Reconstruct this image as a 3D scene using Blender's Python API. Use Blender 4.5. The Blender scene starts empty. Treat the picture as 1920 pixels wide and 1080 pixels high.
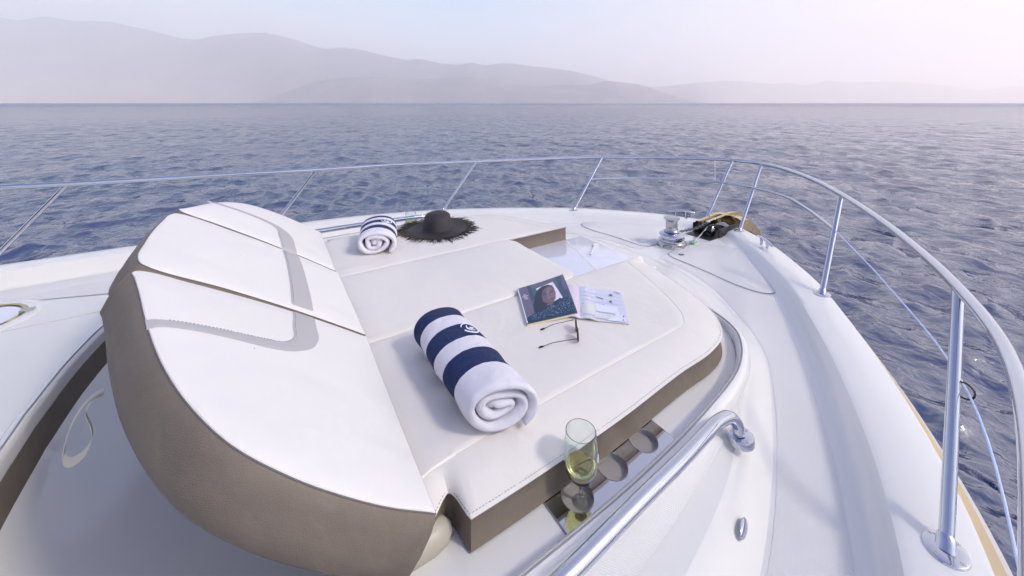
import bpy, bmesh, math, random
import numpy as np
from mathutils import Vector, Matrix
random.seed(4); rng = np.random.RandomState(7)
R = math.radians
S = bpy.context.scene
COL = S.collection
EYE = 4.4                      # metres of the eye above the sea

# ------------------------------------------------------------------ camera, sky, sun, exposure
cd = bpy.data.cameras.new('camera'); cam = bpy.data.objects.new('camera', cd); COL.objects.link(cam)
cam.location = (0, -1.945, EYE); cam.rotation_euler = (R(90), 0, R(56.8 - 90))
cd.sensor_width = 36; cd.lens = 730 / 1920 * 36; cd.shift_y = -347 / 1920; cd.shift_x = 0
cd.clip_start = .05; cd.clip_end = 60000
S.camera = cam
S.render.resolution_x = 1024; S.render.resolution_y = 576
S.view_settings.view_transform = 'Standard'; S.view_settings.look = 'None'
S.view_settings.exposure = 0.16; S.view_settings.gamma = 1
S.cycles.volume_bounces = 6; S.cycles.max_bounces = 14; S.cycles.transmission_bounces = 12; S.cycles.transparent_max_bounces = 12

SUN_AZ, SUN_EL = R(-58), R(42)          # direction the light comes from: azimuth from the bow (+x), elevation
W = bpy.data.worlds.new('World'); S.world = W; W.use_nodes = True
nt = W.node_tree; nt.nodes.clear(); N = nt.nodes.new; L = nt.links.new
wo = N('ShaderNodeOutputWorld'); bg = N('ShaderNodeBackground'); L(bg.outputs[0], wo.inputs[0])
tc = N('ShaderNodeTexCoord'); sep = N('ShaderNodeSeparateXYZ'); L(tc.outputs['Generated'], sep.inputs[0])
sky = N('ShaderNodeTexSky'); sky.sky_type = 'NISHITA'; sky.sun_disc = False
sky.sun_elevation = SUN_EL; sky.sun_rotation = R(90) - SUN_AZ
def ramp(pts):
    r = N('ShaderNodeValToRGB'); e = r.color_ramp.elements
    while len(e) < len(pts): e.new(.5)
    for q, (p, c) in zip(e, pts): q.position = p; q.color = (*c, 1)
    return r
def wmath(op, a, b=None):
    m = N('ShaderNodeMath'); m.operation = op
    for i, v in enumerate((a, b)):
        if v is None: continue
        if isinstance(v, (int, float)): m.inputs[i].default_value = v
        else: L(v, m.inputs[i])
    return m.outputs[0]
elv = wmath('MAXIMUM', sep.outputs[2], 0.0)
# cloud veil low over the horizon: noise stretched sideways
mp = N('ShaderNodeMapping'); mp.inputs['Scale'].default_value = (1.6, 1.6, 9); L(tc.outputs['Generated'], mp.inputs[0])
cn = N('ShaderNodeTexNoise'); cn.inputs['Scale'].default_value = 1.5; cn.inputs['Detail'].default_value = 4; L(mp.outputs[0], cn.inputs[0])
cr = ramp([(.42, (0, 0, 0)), (.68, (1, 1, 1))]); L(cn.outputs[0], cr.inputs[0])
base = ramp([(0, (1.26, 1.22, 1.20)), (.09, (.74, 1.05, 1.22)), (.22, (.48, .86, 1.13)), (.5, (.44, .50, .67)), (1, (.11, .17, .47))]); L(elv, base.inputs[0])
# pink veil towards port-aft and towards the low sun over the bow
dot1 = N('ShaderNodeVectorMath'); dot1.operation = 'DOT_PRODUCT'; L(tc.outputs['Generated'], dot1.inputs[0]); dot1.inputs[1].default_value = (math.cos(R(104)), math.sin(R(104)), .05)
dot2 = N('ShaderNodeVectorMath'); dot2.operation = 'DOT_PRODUCT'; L(tc.outputs['Generated'], dot2.inputs[0]); dot2.inputs[1].default_value = (math.cos(R(-4)), math.sin(R(-4)), .22)
p1 = ramp([(.72, (0, 0, 0)), (.97, (1, 1, 1))]); L(dot1.outputs['Value'], p1.inputs[0])
p2 = ramp([(.32, (0, 0, 0)), (.98, (1, 1, 1))]); L(dot2.outputs['Value'], p2.inputs[0])
def wmix(f, a, b):
    m = N('ShaderNodeMix'); m.data_type = 'RGBA'
    if isinstance(f, (int, float)): m.inputs[0].default_value = f
    else: L(f, m.inputs[0])
    for i, v in ((6, a), (7, b)):
        if isinstance(v, tuple): m.inputs[i].default_value = (*v, 1)
        else: L(v, m.inputs[i])
    return m.outputs[2]
low = ramp([(0, (1, 1, 1)), (.42, (0, 0, 0))]); L(elv, low.inputs[0])
f1 = wmath('MULTIPLY', p1.outputs[0], low.outputs[0]); f1 = wmath('MULTIPLY', f1, .9)
c = wmix(wmath('MULTIPLY', cr.outputs[0], wmath('MULTIPLY', low.outputs[0], .55)), base.outputs[0], (1.24, 1.20, 1.18))
c = wmix(f1, c, (1.62, 1.36, 1.22))
c = wmix(wmath('MULTIPLY', p2.outputs[0], .5), c, (1.10, .99, 1.0))
c = wmix(wmath('MULTIPLY', wmath('MULTIPLY', p2.outputs[0], low.outputs[0]), .75), c, (1.32, 1.02, .98))
# the side of the sky away from the glow is darker
aft = ramp([(0, (.66, .70, .84)), (.5, (1, 1, 1))])
L(wmath('ADD', wmath('MULTIPLY', sep.outputs[0], .5), wmath('ADD', wmath('MULTIPLY', sep.outputs[1], .35), .5)), aft.inputs[0])
mm = N('ShaderNodeMix'); mm.data_type = 'RGBA'; mm.blend_type = 'MULTIPLY'; mm.inputs[0].default_value = 1
L(c, mm.inputs[6]); L(aft.outputs[0], mm.inputs[7])
sk = N('ShaderNodeVectorMath'); sk.operation = 'SCALE'; L(sky.outputs[0], sk.inputs[0]); sk.inputs['Scale'].default_value = .012
ad = N('ShaderNodeVectorMath'); ad.operation = 'ADD'; L(mm.outputs[2], ad.inputs[0]); L(sk.outputs[0], ad.inputs[1])
L(ad.outputs[0], bg.inputs[0]); bg.inputs[1].default_value = .95

sl = bpy.data.lights.new('sun', 'SUN'); sl.energy = 2.5; sl.angle = R(8); sl.color = (.97, .92, .83)
so = bpy.data.objects.new('sun', sl); COL.objects.link(so)
dv = Vector((math.cos(SUN_EL) * math.cos(SUN_AZ), math.cos(SUN_EL) * math.sin(SUN_AZ), math.sin(SUN_EL)))
so.rotation_euler = dv.to_track_quat('Z', 'Y').to_euler()

# ------------------------------------------------------------------ materials
def mat(name, col, rough=.5, metal=0, bump=None, coat=0, vary=None, **kw):
    m = bpy.data.materials.new(name); m.use_nodes = True; t = m.node_tree; b = t.nodes['Principled BSDF']
    b.inputs['Base Color'].default_value = (*col, 1); b.inputs['Roughness'].default_value = rough; b.inputs['Metallic'].default_value = metal
    b.inputs['Coat Weight'].default_value = coat
    for k, v in kw.items(): b.inputs[k].default_value = v
    tcn = t.nodes.new('ShaderNodeTexCoord')
    if vary:                                   # (scale, second colour, low, high)
        n = t.nodes.new('ShaderNodeTexNoise'); n.inputs['Scale'].default_value = vary[0]; n.inputs['Detail'].default_value = 5
        t.links.new(tcn.outputs['Object'], n.inputs[0])
        r = t.nodes.new('ShaderNodeValToRGB'); r.color_ramp.elements[0].position = .35; r.color_ramp.elements[1].position = .7
        r.color_ramp.elements[0].color = (*col, 1); r.color_ramp.elements[1].color = (*vary[1], 1)
        t.links.new(n.outputs[0], r.inputs[0]); t.links.new(r.outputs[0], b.inputs['Base Color'])
    if bump:                                   # list of (kind, scale, distance)
        prev = None
        for kind, sc, dist in bump:
            if kind == 'noise':
                n = t.nodes.new('ShaderNodeTexNoise'); n.inputs['Scale'].default_value = sc; n.inputs['Detail'].default_value = 3
                t.links.new(tcn.outputs['Object'], n.inputs[0]); o = n.outputs[0]
            elif kind == 'grid':               # rows of tiny diamonds moulded into the gelcoat
                sp = t.nodes.new('ShaderNodeSeparateXYZ'); t.links.new(tcn.outputs['Object'], sp.inputs[0])
                def mth(op, a, b_=None):
                    q = t.nodes.new('ShaderNodeMath'); q.operation = op
                    for i, v in enumerate((a, b_)):
                        if v is None: continue
                        if isinstance(v, (int, float)): q.inputs[i].default_value = v
                        else: t.links.new(v, q.inputs[i])
                    return q.outputs[0]
                u = mth('SINE', mth('MULTIPLY', sp.outputs[0], sc)); v = mth('SINE', mth('MULTIPLY', sp.outputs[1], sc))
                o = mth('MULTIPLY', u, v)
            elif kind == 'vor':
                n = t.nodes.new('ShaderNodeTexVoronoi'); n.inputs['Scale'].default_value = sc
                t.links.new(tcn.outputs['Object'], n.inputs[0]); o = n.outputs['Distance']
            elif kind == 'ring':
                n = t.nodes.new('ShaderNodeTexWave'); n.wave_type = 'RINGS'; n.rings_direction = 'Z'; n.inputs['Scale'].default_value = sc; n.inputs['Distortion'].default_value = .6
                t.links.new(tcn.outputs['Object'], n.inputs[0]); o = n.outputs[0]
            bp = t.nodes.new('ShaderNodeBump'); bp.inputs['Distance'].default_value = dist; bp.inputs['Strength'].default_value = 1
            t.links.new(o, bp.inputs['Height'])
            if prev is not None: t.links.new(prev, bp.inputs['Normal'])
            prev = bp.outputs[0]
        t.links.new(prev, b.inputs['Normal'])
    return m
M = {}
M['gel'] = mat('gelcoat', (.79, .77, .75), .22, coat=.5, bump=[('noise', 3, .0012)], vary=(1.3, (.755, .735, .72)))
M['gelwarm'] = mat('gelcoat_warm', (.76, .74, .71), .3, coat=.3, bump=[('noise', 4, .001)])
M['nonskid'] = mat('nonskid', (.78, .76, .745), .5, bump=[('grid', 900, .0005), ('noise', 2, .002)], vary=(2.2, (.75, .73, .72)))
M['groove'] = mat('groove', (.30, .30, .33), .6)
M['vinyl'] = mat('vinyl', (.775, .725, .675), .5, bump=[('noise', 420, .0004), ('noise', 5, .010), ('noise', 17, .0016)], vary=(2.5, (.735, .695, .66)))
M['vinylback'] = mat('vinyl_back', (.79, .76, .735), .5, bump=[('noise', 420, .0003), ('noise', 3.5, .014), ('noise', 13, .0018)])
M['taupe'] = mat('taupe_leather', (.205, .165, .13), .5, bump=[('vor', 650, .0005), ('noise', 5, .018), ('noise', 15, .003)], vary=(5, (.185, .148, .115)))
M['inlay'] = mat('inlay', (.46, .445, .45), .55, bump=[('noise', 420, .0004)])
M['thread'] = mat('thread', (.16, .14, .14), .7)
M['chrome'] = mat('chrome', (.60, .62, .68), .03, 1)
M['cup'] = mat('satin_cup', (.36, .335, .32), .45, 0)
M['steel'] = mat('brushed_steel', (.62, .60, .58), .22, 1, bump=[('noise', 120, .0002)])
M['mirror'] = mat('mirror_plate', (.60, .60, .66), .035, 1)
M['black'] = mat('black_rubber', (.012, .012, .014), .35)
M['gold_tint'] = mat('gold_steel', (.64, .51, .28), .16, 1, bump=[('noise', 12, .004)])  # gold reflected by stainless bow parts painted into the colour; hatch ring shares it
M['teak'] = mat('rubbing_strake', (.66, .50, .27), .35, bump=[('noise', 20, .002)], vary=(4, (.52, .40, .25)))
M['navy'] = None
M['white_cloth'] = mat('white_cloth', (.80, .78, .82), .95, bump=[('noise', 500, .0022), ('noise', 24, .006)])
M['emblem'] = mat('emblem_thread', (.82, .84, .95), .8)
M['strap'] = mat('webbing', (.86, .77, .60), .8, bump=[('noise', 300, .001)])
M['straw'] = mat('straw', (.050, .036, .032), .55, bump=[('ring', 210, .0012), ('noise', 260, .0022)], vary=(30, (.035, .035, .05)))
M['fringe'] = mat('straw_fringe', (.045, .036, .034), .7)
M['glass'] = mat('glass', (.91, .985, .975), .0, **{'Transmission Weight': 1.0, 'IOR': 1.46})
M['wine'] = mat('wine', (.93, .80, .30), .0, **{'Transmission Weight': 1.0, 'IOR': 1.34})
M['etch'] = mat('etching', (.85, .87, .9), .6)
M['lens'] = mat('tinted_lens', (.32, .16, .05), .02, **{'Transmission Weight': .8, 'IOR': 1.1})
M['frame'] = mat('dark_frame', (.05, .02, .018), .25)
M['pages'] = mat('page_edges', (.72, .62, .40), .8)
M['rope'] = mat('guard_wire', (.55, .66, .92), .35)
M['green'] = mat('green_tag', (.15, .75, .05), .5)
M['hatchglass'] = mat('hatch_glass', (.74, .74, .84), .08, coat=.6)
M['chain'] = mat('galvanised_chain', (.14, .16, .17), .3, .8)

# terry cloth with stripes across the roll (object y runs along it)
def stripe_mat():
    m = bpy.data.materials.new('striped_terry'); m.use_nodes = True; t = m.node_tree; b = t.nodes['Principled BSDF']
    tcn = t.nodes.new('ShaderNodeTexCoord'); sp = t.nodes.new('ShaderNodeSeparateXYZ')
    at_ = t.nodes.new('ShaderNodeAttribute'); at_.attribute_name = 'along'
    r = t.nodes.new('ShaderNodeValToRGB'); r.color_ramp.interpolation = 'CONSTANT'
    wh = (.80, .77, .84, 1); nv = (.003, .018, .095, 1)
    e = r.color_ramp.elements; e[0].position = 0; e[0].color = wh; e[1].position = .21; e[1].color = nv
    for p, c_ in ((.385, wh), (.535, nv), (.70, wh), (.845, nv)):
        q = e.new(p); q.color = c_
    n = t.nodes.new('ShaderNodeTexNoise'); n.inputs['Scale'].default_value = 40; n.inputs['Detail'].default_value = 5; t.links.new(tcn.outputs['Object'], n.inputs[0])
    ms = t.nodes.new('ShaderNodeMath'); ms.operation = 'MULTIPLY_ADD'; t.links.new(n.outputs[0], ms.inputs[0]); ms.inputs[1].default_value = .012; t.links.new(at_.outputs['Fac'], ms.inputs[2])
    t.links.new(ms.outputs[0], r.inputs[0])
    n2 = t.nodes.new('ShaderNodeTexNoise'); n2.inputs['Scale'].default_value = 26; n2.inputs['Detail'].default_value = 6; t.links.new(tcn.outputs['Object'], n2.inputs[0])
    mx = t.nodes.new('ShaderNodeMix'); mx.data_type = 'RGBA'; mx.blend_type = 'SOFT_LIGHT'; mx.inputs[0].default_value = .35
    t.links.new(r.outputs[0], mx.inputs[6]); t.links.new(n2.outputs[0], mx.inputs[7]); t.links.new(mx.outputs[2], b.inputs['Base Color'])
    b.inputs['Roughness'].default_value = .95; b.inputs['Sheen Weight'].default_value = .05; b.inputs['Sheen Roughness'].default_value = .5
    n3 = t.nodes.new('ShaderNodeTexNoise'); n3.inputs['Scale'].default_value = 520; t.links.new(tcn.outputs['Object'], n3.inputs[0])
    bp = t.nodes.new('ShaderNodeBump'); bp.inputs['Distance'].default_value = .003; t.links.new(n3.outputs[0], bp.inputs['Height'])
    n4 = t.nodes.new('ShaderNodeTexNoise'); n4.inputs['Scale'].default_value = 16; t.links.new(tcn.outputs['Object'], n4.inputs[0])
    b2 = t.nodes.new('ShaderNodeBump'); b2.inputs['Distance'].default_value = .012; t.links.new(n4.outputs[0], b2.inputs['Height']); t.links.new(bp.outputs[0], b2.inputs['Normal'])
    t.links.new(b2.outputs[0], b.inputs['Normal'])
    return m
M['stripe'] = stripe_mat()

# ------------------------------------------------------------------ helpers (boat frame: x to the bow, y to port from the centreline, z below the eye)
def tag(o, label=None, cat=None, group=None, kind=None):
    if label: o['label'] = label
    if cat: o['category'] = cat
    if group: o['group'] = group
    if kind: o['kind'] = kind
    return o
def empty(name, loc=(0, 0, 0), rz=0):
    o = bpy.data.objects.new(name, None); o.empty_display_size = .1; COL.objects.link(o); o.location = loc; o.rotation_euler.z = rz
    return o
class MB:
    def __init__(s): s.v = []; s.f = []; s.m = []
    def add(s, vs, fs, mi=0):
        k = len(s.v); s.v += [tuple(v) for v in vs]; s.f += [tuple(i + k for i in f) for f in fs]; s.m += [mi] * len(fs)
    def build(s, name, mats, parent=None, smooth=True, fix=True, origin=None):
        me = bpy.data.meshes.new(name); v = s.v
        if origin: v = [(a - origin[0], b - origin[1], c_ - origin[2]) for a, b, c_ in v]
        me.from_pydata(v, [], s.f)
        for q in (mats if isinstance(mats, (list, tuple)) else [mats]): me.materials.append(q)
        me.polygons.foreach_set('material_index', s.m)
        if fix:
            bm = bmesh.new(); bm.from_mesh(me); bmesh.ops.recalc_face_normals(bm, faces=bm.faces); bm.to_mesh(me); bm.free()
        me.polygons.foreach_set('use_smooth', [smooth] * len(me.polygons))
        if smooth:
            try: me.set_sharp_from_angle(angle=R(38))
            except Exception: pass
        me.update()
        o = bpy.data.objects.new(name, me); COL.objects.link(o)
        if parent: o.parent = parent
        if origin: o.location = origin
        return o
def split(o, most=12):
    """give every separate piece of a part an object of its own"""
    me = o.data; bm = bmesh.new(); bm.from_mesh(me); bmesh.ops.remove_doubles(bm, verts=bm.verts, dist=2e-5); bm.to_mesh(me)
    seen = set(); comps = []
    bm.verts.ensure_lookup_table()
    for v in bm.verts:
        if v.index in seen: continue
        st = [v]; seen.add(v.index); comp = set()
        while st:
            q = st.pop(); comp.add(q.index)
            for e in q.link_edges:
                w = e.other_vert(q)
                if w.index not in seen: seen.add(w.index); st.append(w)
        comps.append(comp)
    bm.free()
    if len(comps) < 2 or len(comps) > most: return o
    for i, comp in enumerate(comps[1:] ):
        c_ = o.copy(); c_.data = me.copy(); COL.objects.link(c_)
        b2 = bmesh.new(); b2.from_mesh(c_.data); bmesh.ops.delete(b2, geom=[v for v in b2.verts if v.index not in comp], context='VERTS'); b2.to_mesh(c_.data); b2.free()
    b2 = bmesh.new(); b2.from_mesh(me); bmesh.ops.delete(b2, geom=[v for v in b2.verts if v.index not in comps[0]], context='VERTS'); b2.to_mesh(me); b2.free()
    return o
def catmull(P, n, closed=False):
    """P: control points, 4th item 'c' or True marks a corner. n samples per segment -> matched list."""
    pts = [Vector(p[:3]) for p in P]; cor = [len(p) > 3 for p in P]; K = len(pts); out = []
    segs = K if closed else K - 1
    for i in range(segs):
        a = pts[i]; b = pts[(i + 1) % K]
        ca = cor[i] or (not closed and i == 0); cb = cor[(i + 1) % K] or (not closed and i == K - 2)
        p0 = pts[i - 1] if not ca else a - (b - a); p3 = pts[(i + 2) % K] if not cb else b + (b - a)
        # limit overshoot with unequal spacing
        la = (a - p0).length + 1e-9; lb = (b - a).length + 1e-9; lc = (p3 - b).length + 1e-9
        ta = ((a - p0) / la * lb + (b - a)) * .5 if not ca else (b - a)
        tb = ((p3 - b) / lc * lb + (b - a)) * .5 if not cb else (b - a)
        for j in range(n):
            t = j / n; t2 = t * t; t3 = t2 * t
            out.append(a * (2 * t3 - 3 * t2 + 1) + ta * (t3 - 2 * t2 + t) + b * (-2 * t3 + 3 * t2) + tb * (t3 - t2))
    if not closed: out.append(pts[-1])
    return out
def wz(p): return (p[0], p[1], p[2] + EYE)
def loft(mb, curves, closed=False, mi=0, mirror=False):
    for sgn in ((1, -1) if mirror else (1,)):
        n = len(curves[0]); vs = []; fs = []
        for c_ in curves: vs += [(p[0], p[1] * sgn, p[2] + EYE) for p in c_]
        for r in range(len(curves) - 1):
            for i in range(n if closed else n - 1):
                j = (i + 1) % n
                fs.append((r * n + i, r * n + j, (r + 1) * n + j, (r + 1) * n + i))
        mb.add(vs, fs, mi)
def tube(mb, pts, r, seg=12, cap=True, mi=0, closed=False, flat=None):
    P = [Vector(p) for p in pts]; n = len(P); rr = r if isinstance(r, (list, tuple)) else [r] * n
    T = []
    for i in range(n):
        a = P[(i - 1) % n] if (closed or i > 0) else P[i]; b = P[(i + 1) % n] if (closed or i < n - 1) else P[i]
        T.append((b - a).normalized())
    up = Vector((0, 0, 1)) if abs(T[0].z) < .9 else Vector((1, 0, 0))
    nrm = T[0].cross(up).normalized(); vs = []; fs = []
    for i in range(n):
        nrm = (nrm - T[i] * nrm.dot(T[i])).normalized(); bn = T[i].cross(nrm)
        for k in range(seg):
            a = 2 * math.pi * k / seg; ca, sa = math.cos(a), math.sin(a)
            if flat: sa *= flat
            q = P[i] + (nrm * ca + bn * sa) * rr[i]; vs.append(wz(q))
    m_ = n if closed else n - 1
    for i in range(m_):
        for k in range(seg):
            a = i * seg + k; b = i * seg + (k + 1) % seg; c_ = ((i + 1) % n) * seg + (k + 1) % seg; d = ((i + 1) % n) * seg + k
            fs.append((a, b, c_, d))
    if cap and not closed:
        fs.append(tuple(range(seg))[::-1]); fs.append(tuple(range((n - 1) * seg, n * seg)))
    mb.add(vs, fs, mi)
def lathe(mb, prof, c, seg=40, mi=0, axis=None, sx=1, sy=1):
    """prof (r, z) closed or open profile spun about the vertical at c"""
    ax = Vector(axis).normalized() if axis else Vector((0, 0, 1)); q = Vector((0, 0, 1)).rotation_difference(ax)
    vs = []; fs = []
    for r, z in prof:
        for k in range(seg):
            a = 2 * math.pi * k / seg; p = q @ Vector((r * math.cos(a) * sx, r * math.sin(a) * sy, z)) + Vector(c); vs.append(wz(p))
    for i in range(len(prof) - 1):
        for k in range(seg):
            fs.append((i * seg + k, i * seg + (k + 1) % seg, (i + 1) * seg + (k + 1) % seg, (i + 1) * seg + k))
    mb.add(vs, fs, mi)
def box(mb, c, s, rz=0, mi=0, bev=.15, rx=0, ry=0):
    """box with chamfered edges"""
    bm = bmesh.new(); bmesh.ops.create_cube(bm, size=1); bmesh.ops.scale(bm, vec=s, verts=bm.verts)
    bmesh.ops.bevel(bm, geom=bm.edges[:], offset=min(s) * bev, segments=2, affect='EDGES', profile=.5)
    m_ = Matrix.Translation(wz(c)) @ Matrix.Rotation(rz, 4, 'Z') @ Matrix.Rotation(ry, 4, 'Y') @ Matrix.Rotation(rx, 4, 'X')
    bm.verts.index_update(); vs = [m_ @ v.co for v in bm.verts]; fs = [[v.index for v in f.verts] for f in bm.faces]; bm.free()
    mb.add(vs, fs, mi)
def lerp(a, b, t): return [p * (1 - t) + q * t for p, q in zip(a, b)]
def V(x, y, z): return Vector((x, y, z))

# ------------------------------------------------------------------ sea: rippled mesh, finest near the boat
def water():
    az0, half = R(56.8), R(66)
    rad = [2.2]
    while rad[-1] < 9500: rad.append(rad[-1] * 1.0068 + .004)
    rad = np.array(rad); ang = np.concatenate([np.linspace(az0 - half, az0 + half, 640), np.linspace(az0 + half, az0 - half + 2 * math.pi, 62)[1:-1]])
    nr, na = len(rad), len(ang)
    RR, AA = np.meshgrid(rad, ang, indexing='ij')
    cx, cy = 0.0, -1.945
    X = cx + RR * np.cos(AA); Y = cy + RR * np.sin(AA); Z = np.zeros_like(X); DX = np.zeros_like(X); DY = np.zeros_like(X)
    sp = np.maximum(RR * .0062, RR * np.where(AA > az0 + half + 1e-6, .07, .0036))
    wind = R(238)
    for i in range(130):
        lam = 0.19 * (20 ** (rng.rand() ** 1.1)) ; k = 2 * math.pi / lam
        th = wind + rng.normal() * R(52); ph = rng.rand() * 6.283
        slope = .052 * (1.0 if lam < 1.6 else .5); amp = slope / k
        fade = np.clip((lam / sp - 2.6) / 3, 0, 1)
        # wave groups: patches of rougher and calmer water
        grp = .75 + .5 * np.sin(X * (.11 + .04 * math.sin(i)) + Y * (.07 * math.cos(i * 2.1)) + i)
        arg = k * (X * math.cos(th) + Y * math.sin(th)) + ph
        Z += amp * fade * grp * np.cos(arg)
        DX -= amp * fade * grp * 1.0 * np.sin(arg) * math.cos(th); DY -= amp * fade * grp * 1.0 * np.sin(arg) * math.sin(th)
    X = X + DX; Y = Y + DY
    co = np.stack([X, Y, Z], -1).reshape(-1, 3)
    co = np.vstack([co, [[cx, cy, 0]]])
    i, j = np.meshgrid(np.arange(nr - 1), np.arange(na), indexing='ij'); j2 = (j + 1) % na
    q = np.stack([i * na + j, (i + 1) * na + j, (i + 1) * na + j2, i * na + j2], -1).reshape(-1, 4)
    tri = np.stack([np.full(na, nr * na), np.arange(na), (np.arange(na) + 1) % na], -1)
    me = bpy.data.meshes.new('sea_water'); nf = len(q) + len(tri)
    me.vertices.add(len(co)); me.vertices.foreach_set('co', co.ravel())
    me.loops.add(q.size + tri.size); me.loops.foreach_set('vertex_index', np.concatenate([q.ravel(), tri.ravel()]))
    me.polygons.add(nf); me.polygons.foreach_set('loop_start', np.concatenate([np.arange(len(q)) * 4, len(q) * 4 + np.arange(len(tri)) * 3]))
    me.polygons.foreach_set('use_smooth', [True] * nf); me.update(calc_edges=True)
    m = bpy.data.materials.new('sea'); m.use_nodes = True; t = m.node_tree; b = t.nodes['Principled BSDF']
    b.inputs['Base Color'].default_value = (.014, .030, .095, 1); b.inputs['Roughness'].default_value = .06; b.inputs['IOR'].default_value = 2.9
    g = t.nodes.new('ShaderNodeNewGeometry'); prev = None
    mpn = t.nodes.new('ShaderNodeMapping'); mpn.inputs['Rotation'].default_value = (0, 0, R(-56.8)); mpn.inputs['Scale'].default_value = (1, .85, 1); t.links.new(g.outputs['Position'], mpn.inputs[0])
    for sc, dist, det in ((.22, 1.1, 3), (.9, .30, 4), (3.2, .062, 3), (11, .009, 2)):
        n = t.nodes.new('ShaderNodeTexNoise'); n.inputs['Scale'].default_value = sc; n.inputs['Detail'].default_value = det; t.links.new(mpn.outputs[0], n.inputs[0])
        bp = t.nodes.new('ShaderNodeBump'); bp.inputs['Distance'].default_value = dist; bp.inputs['Strength'].default_value = 1; t.links.new(n.outputs[0], bp.inputs['Height'])
        if prev: t.links.new(prev, bp.inputs['Normal'])
        prev = bp.outputs[0]
    t.links.new(prev, b.inputs['Normal']); me.materials.append(m)
    # ripples too small and far to be modelled one by one: rougher sheen with distance from the boat
    ln = t.nodes.new('ShaderNodeVectorMath'); ln.operation = 'LENGTH'; t.links.new(g.outputs['Position'], ln.inputs[0])
    mr = t.nodes.new('ShaderNodeMapRange'); mr.inputs[1].default_value = 10; mr.inputs[2].default_value = 900; mr.inputs[3].default_value = .03; mr.inputs[4].default_value = .26
    t.links.new(ln.outputs['Value'], mr.inputs[0]); t.links.new(mr.outputs[0], b.inputs['Roughness'])
    o = bpy.data.objects.new('water', me); COL.objects.link(o); tag(o, kind='structure')
water()

# ------------------------------------------------------------------ hills across the bay, set farther out than estimated so haze leaves the near sea clear
psi = R(56.8); FW = Vector((math.cos(psi), math.sin(psi), 0)); RT = Vector((math.sin(psi), -math.cos(psi), 0))
mh = mat('hillside', (.40, .36, .36), .9, vary=(.0012, (.50, .44, .42)))  # part of the haze's paleness is put into this base colour
def hills(name, prof, D, depth, seed, rough):
    D *= 2.6; depth *= 2.6
    r = np.random.RandomState(seed); px = np.array([p[0] for p in prof], float); py = np.array([p[1] for p in prof], float)
    n = 520; xs = np.linspace(px[0], px[-1], n); h = np.interp(xs, px, py)
    ker = np.hanning(9); ker /= ker.sum(); h = np.convolve(np.pad(h, 4, 'edge'), ker, 'valid')
    H = (193 - h) / 730 * D; lat = (xs - 960) / 730 * D
    jag = sum(np.sin(lat / w + r.rand() * 6) * w * .018 for w in (70, 120, 210, 340, 550)); H = H + jag * rough * np.clip(H / 520, 0, 1)
    rows = 26; vs = []
    ph = r.rand(12) * 6.28
    for j in range(rows):
        v = j / (rows - 1) * 1.35                       # 0 shore, 1 ridge, beyond: back slope
        d = D - depth * (1 - v)
        rise = v ** .8 if v <= 1 else 1 - (v - 1) * 1.6
        for i in range(n):
            z = max(H[i], 0) * rise
            spur = sum(math.sin(lat[i] / w + ph[k] + 2.2 * v * (1 + k % 3)) * w * .05 for k, w in enumerate((420, 680, 1100, 1800)))
            z += spur * math.sin(min(v, 1) * math.pi) * min(1, max(H[i], 0) / 650)
            p = FW * d + RT * (lat[i] * d / D) + Vector((0, -1.945, 0)); vs.append((p.x, p.y, z + EYE if v else -20))
    fs = [(j * n + i, j * n + i + 1, (j + 1) * n + i + 1, (j + 1) * n + i) for j in range(rows - 1) for i in range(n - 1)]
    mb = MB(); mb.add(vs, fs); o = mb.build(name, mh); tag(o, kind='structure')
hills('mountain_range', [(-500, 60), (-300, 20), (-120, 45), (0, 30), (35, 36), (80, 27), (130, 36), (210, 37), (260, 50), (300, 60), (340, 70), (370, 73), (400, 66), (440, 61), (500, 59), (540, 68), (580, 82), (610, 90), (640, 86), (680, 92), (720, 103), (760, 111), (790, 108), (830, 119), (860, 121), (885, 116), (908, 122), (935, 118), (960, 118), (1010, 125), (1070, 131), (1110, 140), (1150, 153), (1200, 165), (1240, 180), (1290, 192), (1330, 193)], 6500, 1400, 3, 1)
hills('headland', [(470, 193), (500, 186), (540, 170), (580, 156), (620, 147), (700, 144), (780, 147), (860, 144), (900, 145), (930, 152), (960, 158), (1010, 160), (1070, 156), (1105, 158), (1140, 151), (1155, 153), (1200, 157), (1250, 175), (1290, 188), (1315, 193)], 4400, 450, 5, .8)
hills('foothills', [(-500, 120), (-200, 90), (0, 78), (60, 90), (150, 104), (200, 105), (260, 122), (330, 136), (420, 148), (520, 165), (620, 180), (700, 190), (760, 193)], 5600, 500, 15, .8)
hills('distant_hills', [(1100, 193), (1180, 165), (1240, 162), (1300, 155), (1370, 150), (1410, 153), (1450, 157), (1480, 154), (1510, 159), (1550, 151), (1600, 154), (1660, 152), (1720, 155), (1750, 157), (1790, 162), (1830, 169), (1860, 166), (1900, 161), (1960, 158), (2200, 150), (2450, 190)], 8200, 900, 9, .8)

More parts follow.
